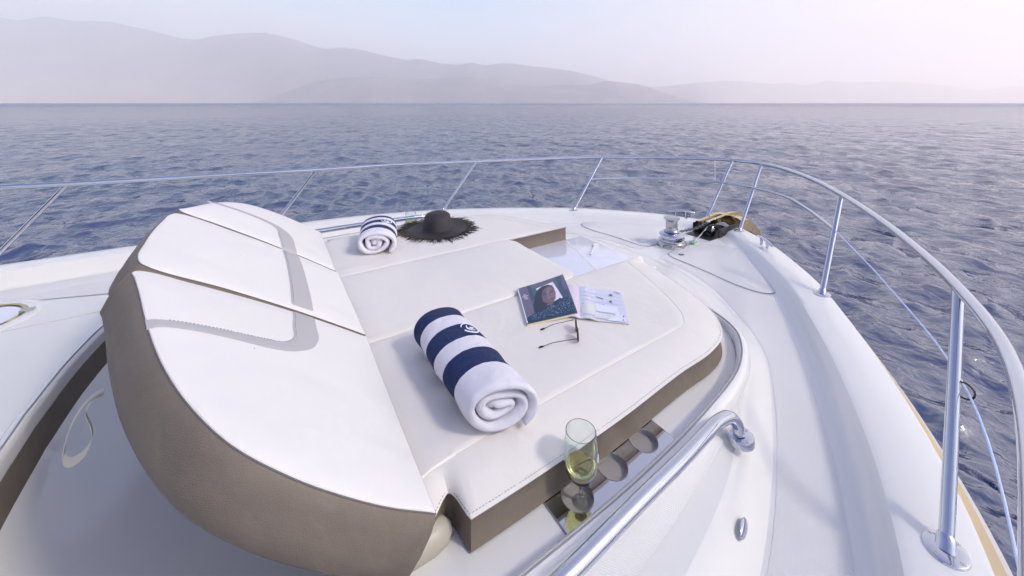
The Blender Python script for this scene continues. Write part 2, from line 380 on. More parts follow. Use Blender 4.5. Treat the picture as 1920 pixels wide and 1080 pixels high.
# ------------------------------------------------------------------ the yacht
yacht = empty('yacht', (0, 0, 0)); tag(yacht, 'white motor yacht foredeck with chrome rails around the bow', 'yacht')
NS = 8
def curve(rows): return catmull(rows, NS)
G = curve([(3.66, .12, -1.13), (3.62, .2, -1.13), (3.52, .34, -1.125), (3.36, .52, -1.11), (3.05, .81, -1.095), (2.82, 1.0, -1.085), (2.42, 1.27, -1.08), (2.05, 1.5, -1.08), (1.6, 1.73, -1.08), (1.24, 1.86, -1.08), (.67, 2.0, -1.08), (0, 2.06, -1.08), (-.6, 2.08, -1.08), (-1.2, 2.09, -1.08), (-1.9, 2.1, -1.08), (-2.5, 2.1, -1.08), (-3.2, 2.1, -1.08)])
F2 = curve([(3.46, .12, -1.13), (3.42, .18, -1.13), (3.32, .3, -1.125), (3.16, .46, -1.11), (2.87, .73, -1.095), (2.65, .91, -1.085), (2.28, 1.16, -1.08), (1.93, 1.37, -1.08), (1.52, 1.58, -1.08), (1.18, 1.71, -1.08), (.67, 1.83, -1.08), (0, 1.9, -1.08), (-.6, 1.92, -1.08), (-1.2, 1.93, -1.08), (-1.9, 1.93, -1.08), (-2.5, 1.93, -1.08), (-3.2, 1.93, -1.08)])
Fz = [-1.165] * 6 + [-1.168, -1.172, -1.18, -1.185, -1.19] + [-1.2] * 6
Fc = curve([(p[0], p[1], z) for p, z in zip([(3.40, .12), (3.36, .17), (3.27, .28), (3.11, .44), (2.83, .70), (2.61, .88), (2.25, 1.13), (1.90, 1.34), (1.50, 1.55), (1.17, 1.68), (.67, 1.8), (0, 1.87), (-.6, 1.89), (-1.2, 1.9), (-1.9, 1.9), (-2.5, 1.9), (-3.2, 1.9)], Fz)])
Ec = curve([(2.47, 0, -1.163), (2.46, .2, -1.163), (2.42, .42, -1.163), (2.33, .62, -1.163), (2.19, .82, -1.165), (2.06, .98, -1.168), (1.94, 1.09, -1.172), (1.74, 1.2, -1.18), (1.4, 1.35, -1.19), (1.08, 1.46, -1.195), (.67, 1.55, -1.195), (0, 1.62, -1.2), (-.6, 1.63, -1.2), (-1.2, 1.63, -1.2), (-1.9, 1.63, -1.2), (-2.5, 1.63, -1.2), (-3.2, 1.63, -1.2)])
Dr = [(2.36, 0, -1.145), (2.35, .2, -1.145), (2.31, .4, -1.145), (2.23, .6, -1.143), (2.12, .77, -1.14), (2.03, .92, -1.133), (1.88, 1.03, -1.122), (1.70, 1.12, -1.11), (1.37, 1.26, -1.10), (1.08, 1.36, -1.09), (.67, 1.44, -1.08), (0, 1.52, -1.075), (-.6, 1.53, -1.075)]
D1 = curve(Dr + [(-1.2, 1.53, -1.075), (-1.9, 1.53, -1.075), (-2.5, 1.53, -1.075), (-3.2, 1.53, -1.075)])
D2 = curve(Dr + [(-2.0, 1.53, -1.075), (-3.2, 1.53, -1.075, 'c'), (-3.2, .7, -1.06), (-3.2, 0, -1.06)])
Tr = [(2.16, 0, -1.12), (2.155, .2, -1.12), (2.12, .43, -1.118), (2.05, .65, -1.105), (1.97, .86, -1.085), (1.865, 1.02, -1.07), (1.755, 1.11, -1.06), (1.57, 1.195, -1.055), (1.27, 1.25, -1.05), (.85, 1.285, -1.05), (.51, 1.29, -1.05), (0, 1.28, -1.05), (-.27, 1.18, -1.055), (-.47, .97, -1.06), (-.6, .68, -1.06), (-.655, .35, -1.06), (-.67, 0, -1.06)]
Tc = curve(Tr)
def offs(C, d, z=None, dz=0):
    out = []; n = len(C)
    for i in range(n):
        t = (C[min(i + 1, n - 1)] - C[max(i - 1, 0)]); t.z = 0; t.normalize()
        if i == 0 and abs(C[0].y) < 1e-6: t = Vector((0, 1, 0))
        if i == n - 1: t = Vector((0, -1, 0)) if abs(C[-1].y) < 1e-6 else t
        nn = Vector((-t.y, t.x, 0))              # left of travel (bow->aft on the port side) = inboard? fixed by sign of d
        out.append(Vector((C[i].x + nn.x * d, C[i].y + nn.y * d, (C[i].z if z is None else z) + dz)))
    return out
# direction check: travel goes bow -> port -> aft, left normal points inboard
mb = MB()
Gi = offs(G, .012, dz=.004); Go = offs(G, -.006, dz=-.02)
cap1 = offs(F2, -.018, dz=.006); cap2 = offs(F2, .0, dz=-.002)
loft(mb, [Go, G, Gi, lerp(Gi, cap1, .5), cap1, cap2, lerp(cap2, Fc, .35), lerp(cap2, Fc, .8), offs(Fc, .012, dz=.004), offs(Fc, .04)], mirror=True)
split(mb.build('bulwark', M['gel'], yacht))
# deck from the bulwark foot to the coachroof foot, then round the windlass
F3 = offs(Fc, .04)
mb = MB(); loft(mb, [F3, lerp(F3, Ec, .5), Ec], mirror=True)
mb.add([wz((3.40, .12, -1.165)), wz((3.40, -.12, -1.165)), wz((3.36, -.16, -1.166)), wz((2.46, -.0, -1.163)), wz((3.36, .16, -1.166))], [(0, 1, 2, 3, 4)])
mb.build('deck', M['gel'], yacht)
mb = MB()
for sgn_ in (1,):
    A = lerp(F3, Ec, .06); B = lerp(F3, Ec, .93)
    for q in A + B: q.z += .0012
    k0 = NS // 2
    loft(mb, [A[k0:], lerp(A, B, .5)[k0:], B[k0:]], mirror=True)
split(mb.build('nonskid_walkway', M['nonskid'], yacht))
mb = MB(); E2 = offs(Ec, .010, dz=.006)
loft(mb, [Ec, E2, lerp(E2, D1, .75), offs(D1, -.006, dz=-.004), D1], mirror=True)
Di = offs(D2, .01, dz=.003); loft(mb, [D2, Di, lerp(Di, Tc, .5), Tc], mirror=True)
mb.build('coachroof', M['gelwarm'], yacht)
# nonskid panels on the coachroof shoulder and on the aft roof
mb = MB(); A = lerp(D2, Tc, .42); B = lerp(D2, Tc, .93)
for q in A + B: q.z += .0045
a, b_ = 8 * NS + 2, 13 * NS
loft(mb, [A[a:b_], lerp(A, B, .5)[a:b_], B[a:b_]], mirror=True)
split(mb.build('nonskid_shoulder', M['nonskid'], yacht))
# moulded rim round the lounge well
prof = [(0, 0), (.002, .018), (.008, .03), (.018, .037), (.028, .037), (.0295, .0335), (.0335, .0335), (.035, .036), (.044, .031), (.05, .018), (.052, -.03)]
rim = []; K = len(Tc)
for d, h in prof:
    c_ = offs(Tc, d, dz=0)
    for i, q in enumerate(c_):
        g = min(1, max(0, (i - 1.6 * NS) / (4.2 * NS))); g = g * g * (3 - 2 * g)
        q.z = Tc[i].z + (h * (g * .92 + .08) if h > 0 else h)
        if h > 0: pass
    rim.append(c_)
mb = MB(); i0 = 2 * NS - 3
loft(mb, [r_[i0:] for r_ in rim], mirror=True); split(mb.build('coaming', M['gel'], yacht))
mb = MB()
for sg in (1, -1):
    tube(mb, [(q.x, q.y * sg, q.z + .002) for q in rim[5][i0 + 4:]], .0032, 6)
split(mb.build('coaming_gasket', M['groove'], yacht))
Ti = rim[-1]
# lounge base: level shelf under the seat cushions, open over the well behind it
mb = MB(); SH = -1.07
def strip(x0, x1, w0, zin=SH):
    """shelf strips from |y|=w0 to the rim between two stations"""
def rim_y(x):
    best = None
    for i in range(NS * 2, 11 * NS + 4):
        a, b = Ti[i], Ti[i + 1]
        if (a.x - x) * (b.x - x) <= 0 and abs(a.x - b.x) > 1e-9: return a.y + (b.y - a.y) * (x - a.x) / (b.x - a.x)
    return 1.24
def shelf(xa, xb, w0, w1=None, sg=1, z=SH, n=14, ext=.004):
    vs = []
    for i in range(n + 1):
        x = xa + (xb - xa) * i / n; wo = (rim_y(x) + ext if w1 is None else w1)
        vs += [wz((x, sg * w0, z)), wz((x, sg * wo, z))]
    mb.add(vs, [(2 * i, 2 * i + 1, 2 * i + 3, 2 * i + 2) for i in range(n)])
PX0, PX1, PW0 = .64, 1.112, 1.045
for sg in (1, -1):
    shelf(-.02, PX0, 1.06, None, sg); shelf(PX1, 1.86, 1.045, None, sg)
    shelf(.3, 1.86, 0, 1.045, sg)
    # inner face of the shelf over the well
    mb.add([wz((-.02, sg * 1.06, SH)), wz((.3, sg * 1.06, SH)), wz((.3, sg * 1.06, -1.3)), wz((-.02, sg * 1.06, -1.3))], [(0, 1, 2, 3)])
    mb.add([wz((.3, 0, SH)), wz((.3, sg * 1.06, SH)), wz((.3, sg * 1.06, -1.3)), wz((.3, 0, -1.3))], [(0, 1, 2, 3)])
    # front part up to the rim
    vs = [wz((1.86, sg * y_, SH)) for y_ in np.linspace(0, rim_y(1.86) + .004, 9)]; t_ = []
    pts = [q for q in Tc if q.x >= 1.8 and q.x < 2.3]
    far = [Vector((np.interp(y_, [p.y for p in pts], [p.x for p in pts]), y_, -1.118)) for y_ in np.linspace(0, rim_y(1.86) + .004, 9)]
    vs += [wz((q.x, sg * q.y, np.interp(q.y, [0, .43, 1.02], [-1.12, -1.118, -1.08]))) for q in far]
    mb.add(vs, [(i, i + 1, 10 + i, 9 + i) for i in range(8)])
mb.build('lounge_shelf', M['gel'], yacht, fix=False)
# panel joints across the shelf
mb = MB()
for sg in (1, -1):
    for x in (PX0, PX1): tube(mb, [(x, sg * PW0, SH + .001), (x, sg * (rim_y(x) - .002), SH + .001)], .0016, 6)
    tube(mb, [(x, sg * (rim_y(x) + .001), SH + .0012) for x in np.linspace(0, 1.8, 50)], .0018, 6)
split(mb.build('shelf_joint', M['groove'], yacht))
# well floor and its padded wall
mb = MB(); wall_top = offs(Ti, 0, dz=0); k0 = 10 * NS + 3
WT = [Vector((q.x, q.y, -1.078)) for q in Ti[k0:]]; WM = [Vector((q.x, q.y, q.z - .04)) for q in offs(WT, .008)]; WB = [Vector((q.x, q.y, -1.152)) for q in offs(WT, .02)]
WB2 = [Vector((q.x, q.y, -1.245)) for q in offs(WT, .05)]; WC = [Vector((q.x * .3 + .05, 0 if i > 0 else 0, -1.27)) for i, q in enumerate(WT)]
loft(mb, [WT, lerp(WT, WM, .4), WM, lerp(WM, WB, .6), WB, offs(WB, .006, dz=-.012)], mirror=True)
split(mb.build('well_padding', M['taupe'], yacht))
mb = MB(); fl = [Vector((q.x, q.y, -1.155)) for q in offs(WT, .016)]; fl2 = [Vector((q.x, q.y, -1.19)) for q in offs(WT, .07)]; fl3 = [Vector((q.x, q.y, -1.235)) for q in offs(WT, .24)]
ce = [Vector((max(q.x, -.05), q.y * .2, -1.272)) for q in WT]
loft(mb, [fl, lerp(fl, fl2, .5), fl2, lerp(fl2, fl3, .5), fl3, ce], mirror=True)
mb.add([wz((-.05, 1.2, -1.271)), wz((.31, 1.2, -1.271)), wz((.31, -1.2, -1.271)), wz((-.05, -1.2, -1.271))], [(0, 1, 2, 3)])
mb.add([wz((-.5, .6, -1.2715)), wz((-.04, .8, -1.2715)), wz((-.04, -.8, -1.2715)), wz((-.5, -.6, -1.2715))], [(0, 1, 2, 3)])
mb.build('well_floor', M['gel'], yacht)
# hull sides and rubbing strake
mb = MB()
h0 = Go; h1 = offs(G, -.012, dz=-.10)
h1b = offs(G, -.072, dz=-.10); h1c = offs(G, -.075, dz=-.14); h1d = offs(G, -.015, dz=-.15)
def hullc(t, z):
    out = []
    for q in G: out.append(Vector((q.x - (q.x + 3.2) * .16 * t, q.y * (1 - .28 * t) , z)))
    return out
loft(mb, [h0, h1], mirror=True); loft(mb, [h1d, hullc(.25, -1.9), hullc(.6, -3.2), hullc(1, -EYE - .4)], mirror=True); split(mb.build('hull', M['gel'], yacht))
mb = MB(); s1 = offs(G, -.008, dz=-.055); s2 = offs(G, -.045, dz=-.062); s3 = offs(G, -.052, dz=-.078); s4 = offs(G, -.012, dz=-.085)
loft(mb, [s1, s2, s3, s4], mirror=True); split(mb.build('rubbing_strake', M['teak'], yacht))
mb = MB(); loft(mb, [h1, h1b, offs(G, -.08, dz=-.12), h1c, h1d], mirror=True); split(mb.build('rubbing_rail', M['gel'], yacht))

# guard rail with posts, flanges, intermediate rail, wires
gr = empty('guardrail', (0, 0, EYE)); gr.parent = yacht
def chd(o): o.parent = gr; o.location = (o.location.x, o.location.y, o.location.z); o.matrix_parent_inverse = Matrix.Translation((0, 0, -EYE)); return o
rail = catmull([(-3.2, -1.9, -.585), (0, -1.92, -.585), (.8, -1.90, -.583), (1.45, -1.82, -.58), (1.84, -1.69, -.58), (2.3, -1.48, -.58), (2.75, -1.235, -.58), (3.1, -1.02, -.58), (3.45, -.78, -.58), (3.72, -.55, -.58), (3.93, -.32, -.58), (4.04, -.13, -.58), (4.06, 0, -.58), (4.04, .13, -.58), (3.93, .33, -.582), (3.68, .62, -.585), (3.15, 1.06, -.59), (2.5, 1.38, -.597), (1.88, 1.6, -.6), (1.15, 1.77, -.592), (.43, 1.84, -.585), (-.3, 1.87, -.567), (-1.07, 1.88, -.545), (-1.6, 1.89, -.525), (-3.2, 1.9, -.5)], 9)
mb = MB(); tube(mb, rail, .0168, 18); chd(mb.build('top_rail', M['chrome'], None))
posts = [((1.84, -1.69, -.585), (1.385, -1.733, -1.076)), ((3.10, -1.022, -.585), (2.665, -1.065, -1.08)), ((4.035, -.135, -.585), (3.55, -.175, -1.128)), ((4.035, .135, -.585), (3.55, .14, -1.128)), ((3.14, 1.065, -.595), (2.66, .99, -1.08)), ((1.88, 1.6, -.605), (1.53, 1.66, -1.076)), ((.43, 1.84, -.59), (.1, 1.98, -1.076)), ((-1.07, 1.88, -.55), (-1.48, 2.0, -1.076))]
for i, (a, b) in enumerate(posts):
    mb = MB(); tube(mb, [a, V(*a).lerp(V(*b), .5), b], .0142, 16, cap=False)
    po = chd(mb.build('post', M['chrome'], None))
    mb = MB(); d = (V(*a) - V(*b)).normalized()
    tube(mb, [V(*b) - d * .004, V(*b) + d * .012, V(*b) + d * .028, V(*b) + d * .032], [.0205, .0185, .0175, .015], 20)
    lathe(mb, [(0, .0085), (.018, .0085), (.036, .007), (.0395, .005), (.041, 0), (.041, -.006)], b, 40, sx=1.18)
    fo = chd(mb.build('flange', M['chrome'], None)); fo.parent = po; fo.matrix_parent_inverse = Matrix.Translation((0, 0, 0))
    po_w = Matrix.Translation((0, 0, 0)); fo.matrix_parent_inverse = Matrix()
    mb = MB()
    for k in range(4):
        an = math.pi / 4 + k * math.pi / 2 + .35; c_ = (b[0] + .032 * math.cos(an) * 1.18, b[1] + .032 * math.sin(an), b[2] + .006)
        lathe(mb, [(0, .0008), (.002, .001), (.0022, .002), (.0055, .0015), (.0065, -.001)], c_, 14)
    sc = mb.build('screws', M['steel'], None); sc.parent = po; split(sc)
mid = catmull([(2.93, 1.035, -.80), (3.4, .76, -.795), (3.7, .44, -.79), (3.845, .15, -.786), (3.87, 0, -.785), (3.845, -.15, -.785), (3.7, -.46, -.782), (3.4, -.72, -.777), (2.935, -1.04, -.772)], 8)
mb = MB(); tube(mb, mid, .0108, 12); chd(mb.build('middle_rail', M['chrome'], None))
mb = MB(); tube(mb, [(3.95, .27, -.585), (3.83, .2, -.786)], .004, 8); chd(mb.build('brace', M['chrome'], None))
mb = MB(); tube(mb, catmull([(2.935, -1.045, -.775), (2.3, -1.42, -.795), (1.645, -1.735, -.802), (1.15, -1.86, -.852), (.1, -2.0, -.9), (-3.2, -2.0, -.95)], 6), .0027, 8); chd(mb.build('guard_wire', M['rope'], None))
mb = MB(); rp = [(1.645 + .006 * math.cos(t), -1.728 + .019 * math.sin(t), -.80 + .019 * math.cos(t)) for t in np.linspace(0, 6.283, 21)[:-1]]
tube(mb, rp, .0024, 8, closed=True); chd(mb.build('wire_eye', M['frame'], None))

# grab rails along both sides of the lounge
for sg in (1, -1):
    mb = MB()
    path = catmull([(1.283, 1.303, -1.052), (1.28, 1.300, -1.025), (1.258, 1.293, -.998), (1.20, 1.29, -.982), (1.12, 1.295, -.979), (.97, 1.307, -.978), (.79, 1.318, -.976), (.52, 1.335, -.976), (.1, 1.34, -.98), (-.05, 1.34, -.99), (-.1, 1.345, -1.03), (-.105, 1.35, -1.066)], 8)
    tube(mb, [(p.x, sg * p.y, p.z) for p in path], .0185, 16)
    for x, w_, z_ in ((1.29, 1.306, -1.062), (-.105, 1.35, -1.068)): lathe(mb, [(0, .008), (.03, .0075), (.036, .005), (.038, 0), (.038, -.016)], (x, sg * w_, z_), 32, sx=1.1)
    h = mb.build('grab_rail', M['chrome'], yacht)
    mb = MB()
    for dx, dy in ((.028, .004), (-.012, -.024), (-.012, .026)): lathe(mb, [(0, .0015), (.004, .0015), (.006, -.001)], (1.29 + dx, sg * (1.306 + dy), -1.0545), 12)
    split(mb.build('screws', M['steel'], h))

# bow locker lids and their latches
def lid(sg):
    O = [(2.66, .085, 0, 'c'), (2.9, .07, 0), (3.1, .16, 0), (3.21, .33, 0, 'c'), (3.0, .58, 0), (2.70, .86, 0, 'c'), (2.585, .80, 0), (2.555, .66, 0), (2.58, .45, 0), (2.60, .25, 0), (2.615, .13, 0)]
    O = [(p[0], sg * p[1], -1.160, *p[3:]) for p in O]; C = catmull(O, 7, closed=True); ce = sum(C, Vector()) / len(C)
    mb = MB(); up = []
    for q in C: up.append(q.copy())
    def sh(t, z): return [Vector((ce.x + (q.x - ce.x) * t, ce.y + (q.y - ce.y) * t, z)) for q in C]
    loft(mb, [sh(.985, -1.166), sh(.985, -1.1595), sh(.975, -1.157), sh(.5, -1.1565), sh(.01, -1.1565)], closed=True)
    o = mb.build('locker_lid', M['nonskid'], yacht)
    mb = MB(); loft(mb, [sh(1.004, -1.1605), sh(.983, -1.1603)], closed=True); mb.build('lid_gap', M['groove'], o)
    mb = MB(); lathe(mb, [(0, .001), (.008, .001), (.009, .004), (.021, .004), (.023, 0), (.023, -.004)], (2.70, sg * .17, -1.1565), 24)
    la = mb.build('latch', M['chrome'], o)
    mb = MB(); lathe(mb, [(0, .0022), (.0085, .0022)], (2.70, sg * .17, -1.1565), 16); mb.build('keyhole', M['black'], la)
lid(1); lid(-1)

# skylight well cover ahead of the middle cushion
mb = MB(); box(mb, (1.80, 0, -1.066), (.71, .704, .018), bev=.3); hc = mb.build('forward_hatch', M['hatchglass'], yacht)
mb = MB()
tube(mb, [(1.74, -.33, -1.0575), (1.98, .32, -1.0575)], .009, 8, flat=.25); mb.build('glass_bar', M['gelwarm'], hc)
mb = MB(); tube(mb, [(2.08, .12, -1.05), (1.93, .015, -1.05)], .008, 8, flat=.6); box(mb, (2.095, .13, -1.052), (.04, .03, .012)); mb.build('stay', M['gelwarm'], hc)

# round flush hatch in the aft coachroof
mb = MB(); hcx = (-1.16, 1.05, -1.062)
lathe(mb, [(.178, .0), (.181, .006), (.205, .009), (.225, .005), (.23, -.01)], hcx, 64); hr = mb.build('round_hatch', M['gel'], yacht)
mb = MB(); lathe(mb, [(0, .002), (.157, .003)], hcx, 64); mb.build('hatch_glass', M['hatchglass'], hr)
mb = MB(); lathe(mb, [(.163, .002), (.1635, .008), (.176, .009), (.179, .002)], hcx, 64); mb.build('hatch_trim', M['gold_tint'], hr)
mb = MB(); box(mb, (-.975, 1.05, -1.049), (.05, .03, .012)); split(mb.build('hinge', M['steel'], hr))
mb = MB()
for w_ in (.86, 1.50):
    for sg in (1, -1): tube(mb, [(-.655 if w_ < 1 else -.3, sg * w_, -1.0585 - (.012 if w_ > 1 else 0)), (-3.1, sg * w_, -1.0585 - (.01 if w_ > 1 else 0))], .003, 6, flat=.8)
split(mb.build('roof_joint', M['gelwarm'], yacht))

# bow cleats
def cleat(x, y, rz):
    mb = MB(); c, s = math.cos(rz), math.sin(rz)
    def T(a, b, z): return (x + a * c - b * s, y + a * s + b * c, z)
    zb = -1.122
    tube(mb, [T(a, 0, zb + .062 + .010 * math.cos(a * 16)) for a in np.linspace(-.125, .125, 15)], [.006, .011, .013, .0135, .0135, .013, .013, .013, .013, .013, .0135, .0135, .013, .011, .006], 12, flat=.7)
    for a in (-.045, .045): tube(mb, [T(a, 0, zb - .004), T(a, 0, zb + .01), T(a, 0, zb + .06)], [.015, .0105, .0105], 12)
    mb.build('cleat', M['chrome'], yacht)
cleat(3.46, .33, R(135)); cleat(3.27, -.50, R(-132))

# windscreen and brow of the saloon behind the photographer
dh = empty('saloon', (0, 0, 0)); dh.parent = yacht
mb = MB()
ys = np.linspace(-1.75, 1.75, 15)
lo = [V(-2.2 - .25 * (y / 1.75) ** 4, y, -1.05) for y in ys]; hi = [V(-3.1 - .2 * (y / 1.75) ** 4, y * .92, .25) for y in ys]
loft(mb, [lo, lerp(lo, hi, .5), hi]); mb.build('windscreen', mat('dark_glazing', (.01, .012, .016), .05), dh)
mb = MB(); h2 = [V(p.x + .1, p.y, p.z + .06) for p in hi]; h2b = [V(p.x - .4, p.y, p.z + .3) for p in hi]; h3 = [V(-5, p.y, p.z) for p in h2]; lo2 = [V(p.x + .04, p.y * 1.03, p.z - .02) for p in lo]
loft(mb, [hi, h2, h2b, h3, lo2][:4]); mb.build('brow', M['gel'], dh)
for y in (-1.75, 1.75):
    mb = MB(); mb.add([wz(p) for p in ((-2.45, y, -1.05), (-3.3, y * .92, .25), (-5, y * .86, .5), (-5, y, -1.05))], [(0, 1, 2, 3)]); mb.build('side_window', M['black'], dh)
for y in (-.5, .5):
    mb = MB(); tube(mb, [(-2.19, y, -1.05), (-3.08, y * .94, .26)], .03, 8, flat=.4); mb.build('mullion', M['gel'], dh)

# small oval vent on the coachroof side
mb = MB(); vn = Vector((.25, -.93, .3)).normalized()
bmx = []; 
for i in range(9):
    a = math.pi / 2 * i / 8; bmx.append((.011 * math.cos(a), .009 * math.sin(a)))
q = Vector((0, 0, 1)).rotation_difference(vn); vs = []; fs = []
for r_, h_ in bmx:
    for k in range(24):
        an = 2 * math.pi * k / 24; ax1 = Vector((.95, .25, -.1)).normalized(); ax2 = vn.cross(ax1).normalized()
        p = Vector((1.085, -1.413, -1.135)) + ax1 * r_ * 3.1 * math.cos(an) + ax2 * r_ * 1.5 * math.sin(an) + vn * h_; vs.append(wz(p))
for i in range(8):
    for k in range(24): fs.append((i * 24 + k, i * 24 + (k + 1) % 24, (i + 1) * 24 + (k + 1) % 24, (i + 1) * 24 + k))
mb.add(vs, fs); mb.build('side_vent', M['chrome'], yacht)

# drink shelf plates with three round holders
for sg in (1, -1):
    xs0, xs1, w0, w1 = PX0 + .002, PX1 - .002, 1.047, 1.236
    cups = [(.727, 1.158), (.873, 1.150), (1.022, 1.142)]; rc = .0448; z = -1.0665
    mb = MB(); n = 48
    # plate as three cells, each a square-to-circle ring
    edges = [xs0, .80, .9475, xs1]
    for ci, (cx, cw) in enumerate(cups):
        xa, xb = edges[ci], edges[ci + 1]
        ring = []; outr = []
        for k in range(n):
            a = 2 * math.pi * k / n; dx, dy = math.cos(a), math.sin(a)
            tx = ((xb if dx > 0 else xa) - cx) / dx if abs(dx) > 1e-9 else 1e9
            wo = min(w1, 1.24); ty = ((wo if dy > 0 else w0) - cw) / dy if abs(dy) > 1e-9 else 1e9
            t = min(tx, ty); outr.append((cx + dx * t, sg * (cw + dy * t), z)); ring.append((cx + dx * rc, sg * (cw + dy * rc), z))
        # snap the nearest samples to the cell corners
        for X_, Y_ in ((xa, w0), (xb, w0), (xa, wo), (xb, wo)):
            k = min(range(n), key=lambda k: (outr[k][0] - X_) ** 2 + (abs(outr[k][1]) - Y_) ** 2); outr[k] = (X_, sg * Y_, z)
        ri2 = [(p[0], p[1], z - .003) for p in ring]
        loft(mb, [[V(*p) for p in outr], [V(*p) for p in ring], [V(*p) for p in ri2]], closed=True)
    pl = mb.build('drink_shelf_plate', M['mirror'], yacht, smooth=False)
    for cx, cw in cups:
        mb = MB(); lathe(mb, [(rc + .0002, -.001), (rc + .0002, -.013), (rc - .002, -.016), (0, -.016)], (cx, sg * cw, z), 40); mb.build('cup_holder', M['cup'], pl)
        mb = MB(); rp = [(cx + rc * math.cos(t), sg * cw + rc * math.sin(t), z + .0006) for t in np.linspace(0, 6.2832, 49)[:-1]]; tube(mb, rp, .0009, 6, closed=True); mb.build('holder_rim', M['chrome'], pl)
    mb = MB()
    for x_ in (xs0 + .014, xs1 - .014):
        lathe(mb, [(0, .0004), (.0025, .0006), (.0028, .0016), (.0042, .0012), (.005, 0)], (x_, sg * (w0 + .052), z), 14)
    split(mb.build('screws', M['chrome'], pl))

# windlass
wl = empty('windlass', (0, 0, 0)); wl.parent = yacht
mb = MB(); wc = (2.83, 0, -1.163)
lathe(mb, [(.0, .045), (.098, .045), (.104, .04), (.106, .034), (.106, .004), (.109, 0), (.109, -.004)], wc, 48); mb.build('base', mat('base_steel', (.50, .49, .47), .14, 1), wl)
mb = MB(); lathe(mb, [(.05, .045), (.1, .048), (.1, .056), (.078, .068), (.078, .078), (.098, .088), (.098, .094), (.085, .104), (.06, .112), (.04, .118)], wc, 48); mb.build('chain_wheel', M['chrome'], wl)
mb = MB(); lathe(mb, [(.04, .112), (.062, .118), (.05, .126), (.044, .14), (.042, .175), (.044, .2), (.056, .214), (.062, .222), (.062, .228), (.045, .232), (0, .233)], wc, 48)
for k in range(8):
    a = k * math.pi / 4; tube(mb, [(wc[0] + .0425 * math.cos(a), .0425 * math.sin(a), wc[2] + .128), (wc[0] + .0415 * math.cos(a), .0415 * math.sin(a), wc[2] + .2)], .004, 6)
mb.build('drum', mat('ribbed_steel', (.50, .50, .52), .16, 1), wl)
mb = MB(); box(mb, (2.93, -.07, -1.15), (.06, .04, .035), rz=.3); box(mb, (3.03, -.06, -1.155), (.05, .05, .012)); split(mb.build('chain_stopper', M['chrome'], wl))

# chain from the windlass to the anchor
mb = MB()
def link(p, d, roll, a=.016, b=.0095, r=.0034):
    d = d.normalized(); up = Vector((0, 0, 1)); s_ = d.cross(up).normalized(); u_ = s_.cross(d)
    ax = s_ * math.cos(roll) + u_ * math.sin(roll)
    pts = [p + d * (a * math.cos(t)) + ax * (b * math.sin(t)) for t in np.linspace(0, 2 * math.pi, 15)[:-1]]; tube(mb, pts, r, 6, closed=True)
chp = [V(2.83 + .085 * math.cos(a), .085 * math.sin(a), -1.083) for a in np.linspace(R(215), R(-62), 40)][:34]
chp = [V(2.83 + .087 * math.cos(a), .087 * math.sin(a), -1.086) for a in np.linspace(R(250), R(400), 14)] + catmull([(2.925, .035, -1.083), (3.08, .02, -1.088), (3.22, .008, -1.085), (3.36, 0, -1.062)], 8)
ln = [0]
for i in range(1, len(chp)): ln.append(ln[-1] + (chp[i] - chp[i - 1]).length)
s = 0; k = 0
while s < ln[-1]:
    i = max(1, next(i for i in range(len(ln)) if ln[i] >= s)) if s > 0 else 1; t = (s - ln[i - 1]) / max(1e-6, ln[i] - ln[i - 1])
    link(chp[i - 1].lerp(chp[i], t), chp[i] - chp[i - 1], R(45) + k * math.pi / 2); s += .0235; k += 1
tag(mb.build('anchor_chain', M['chain'], None), 'steel anchor chain running from the windlass to the bow roller', 'chain')

# bow roller and anchor
br = empty('bow_roller', (0, 0, 0)); br.parent = yacht
mb = MB(); box(mb, (3.44, 0, -1.168), (.50, .225, .012)); 
for sg in (1, -1): box(mb, (3.50, sg * .117, -1.13), (.36, .008, .085))
mb.build('channel', M['black'], br)
mb = MB(); lathe(mb, [(0, -.062), (.047, -.062), (.05, -.055), (.036, -.02), (.032, 0), (.036, .02), (.05, .055), (.047, .062), (0, .062)], (3.34, 0, -1.112), 28, axis=(0, 1, 0)); mb.build('roller', M['black'], br)
mb = MB(); lathe(mb, [(0, -.075), (.016, -.075), (.016, .075), (0, .075)], (3.34, 0, -1.112), 16, axis=(0, 1, 0))
for sg in (1, -1): lathe(mb, [(0, sg * .066), (.03, sg * .066), (.034, sg * .062)], (3.34, 0, -1.112), 20, axis=(0, 1, 0))
mb.build('axle', M['steel'], br)
mb = MB()
C1 = catmull([(3.36, 0, -1.075), (3.5, 0, -1.068), (3.7, 0, -1.055), (3.86, 0, -1.08), (4.02, 0, -1.19), (4.2, 0, -1.40)], 6)
for sg in (1,):
    loft(mb, [[V(p.x, sg * .118, p.z - .10) for p in C1], [V(p.x, sg * .122, p.z - .02) for p in C1], [V(p.x, sg * .116, p.z - .002) for p in C1], [V(p.x, sg * .085, p.z) for p in C1], [V(p.x, sg * .08, p.z - .012) for p in C1]])
C2 = [p for p in C1 if p.x > 3.68]
loft(mb, [[V(p.x, .08, p.z - .006) for p in C2], [V(p.x, 0, p.z + .004) for p in C2], [V(p.x, -.085, p.z - .008) for p in C2], [V(p.x, -.112, p.z - .02) for p in C2], [V(p.x, -.118, p.z - .12) for p in C2]])
mb.build('cheek_plate', M['gold_tint'], br)
mb = MB()
sh_ = catmull([(3.37, 0, -1.062), (3.55, 0, -1.055), (3.75, 0, -1.045), (3.95, 0, -1.09), (4.1, 0, -1.22), (4.22, 0, -1.42)], 6)
vs = []; fs = []
for i, p in enumerate(sh_):
    for dy, dz in ((-.016, .012), (.016, .012), (.016, -.03), (-.016, -.03)): vs.append(wz((p.x, dy, p.z + dz)))
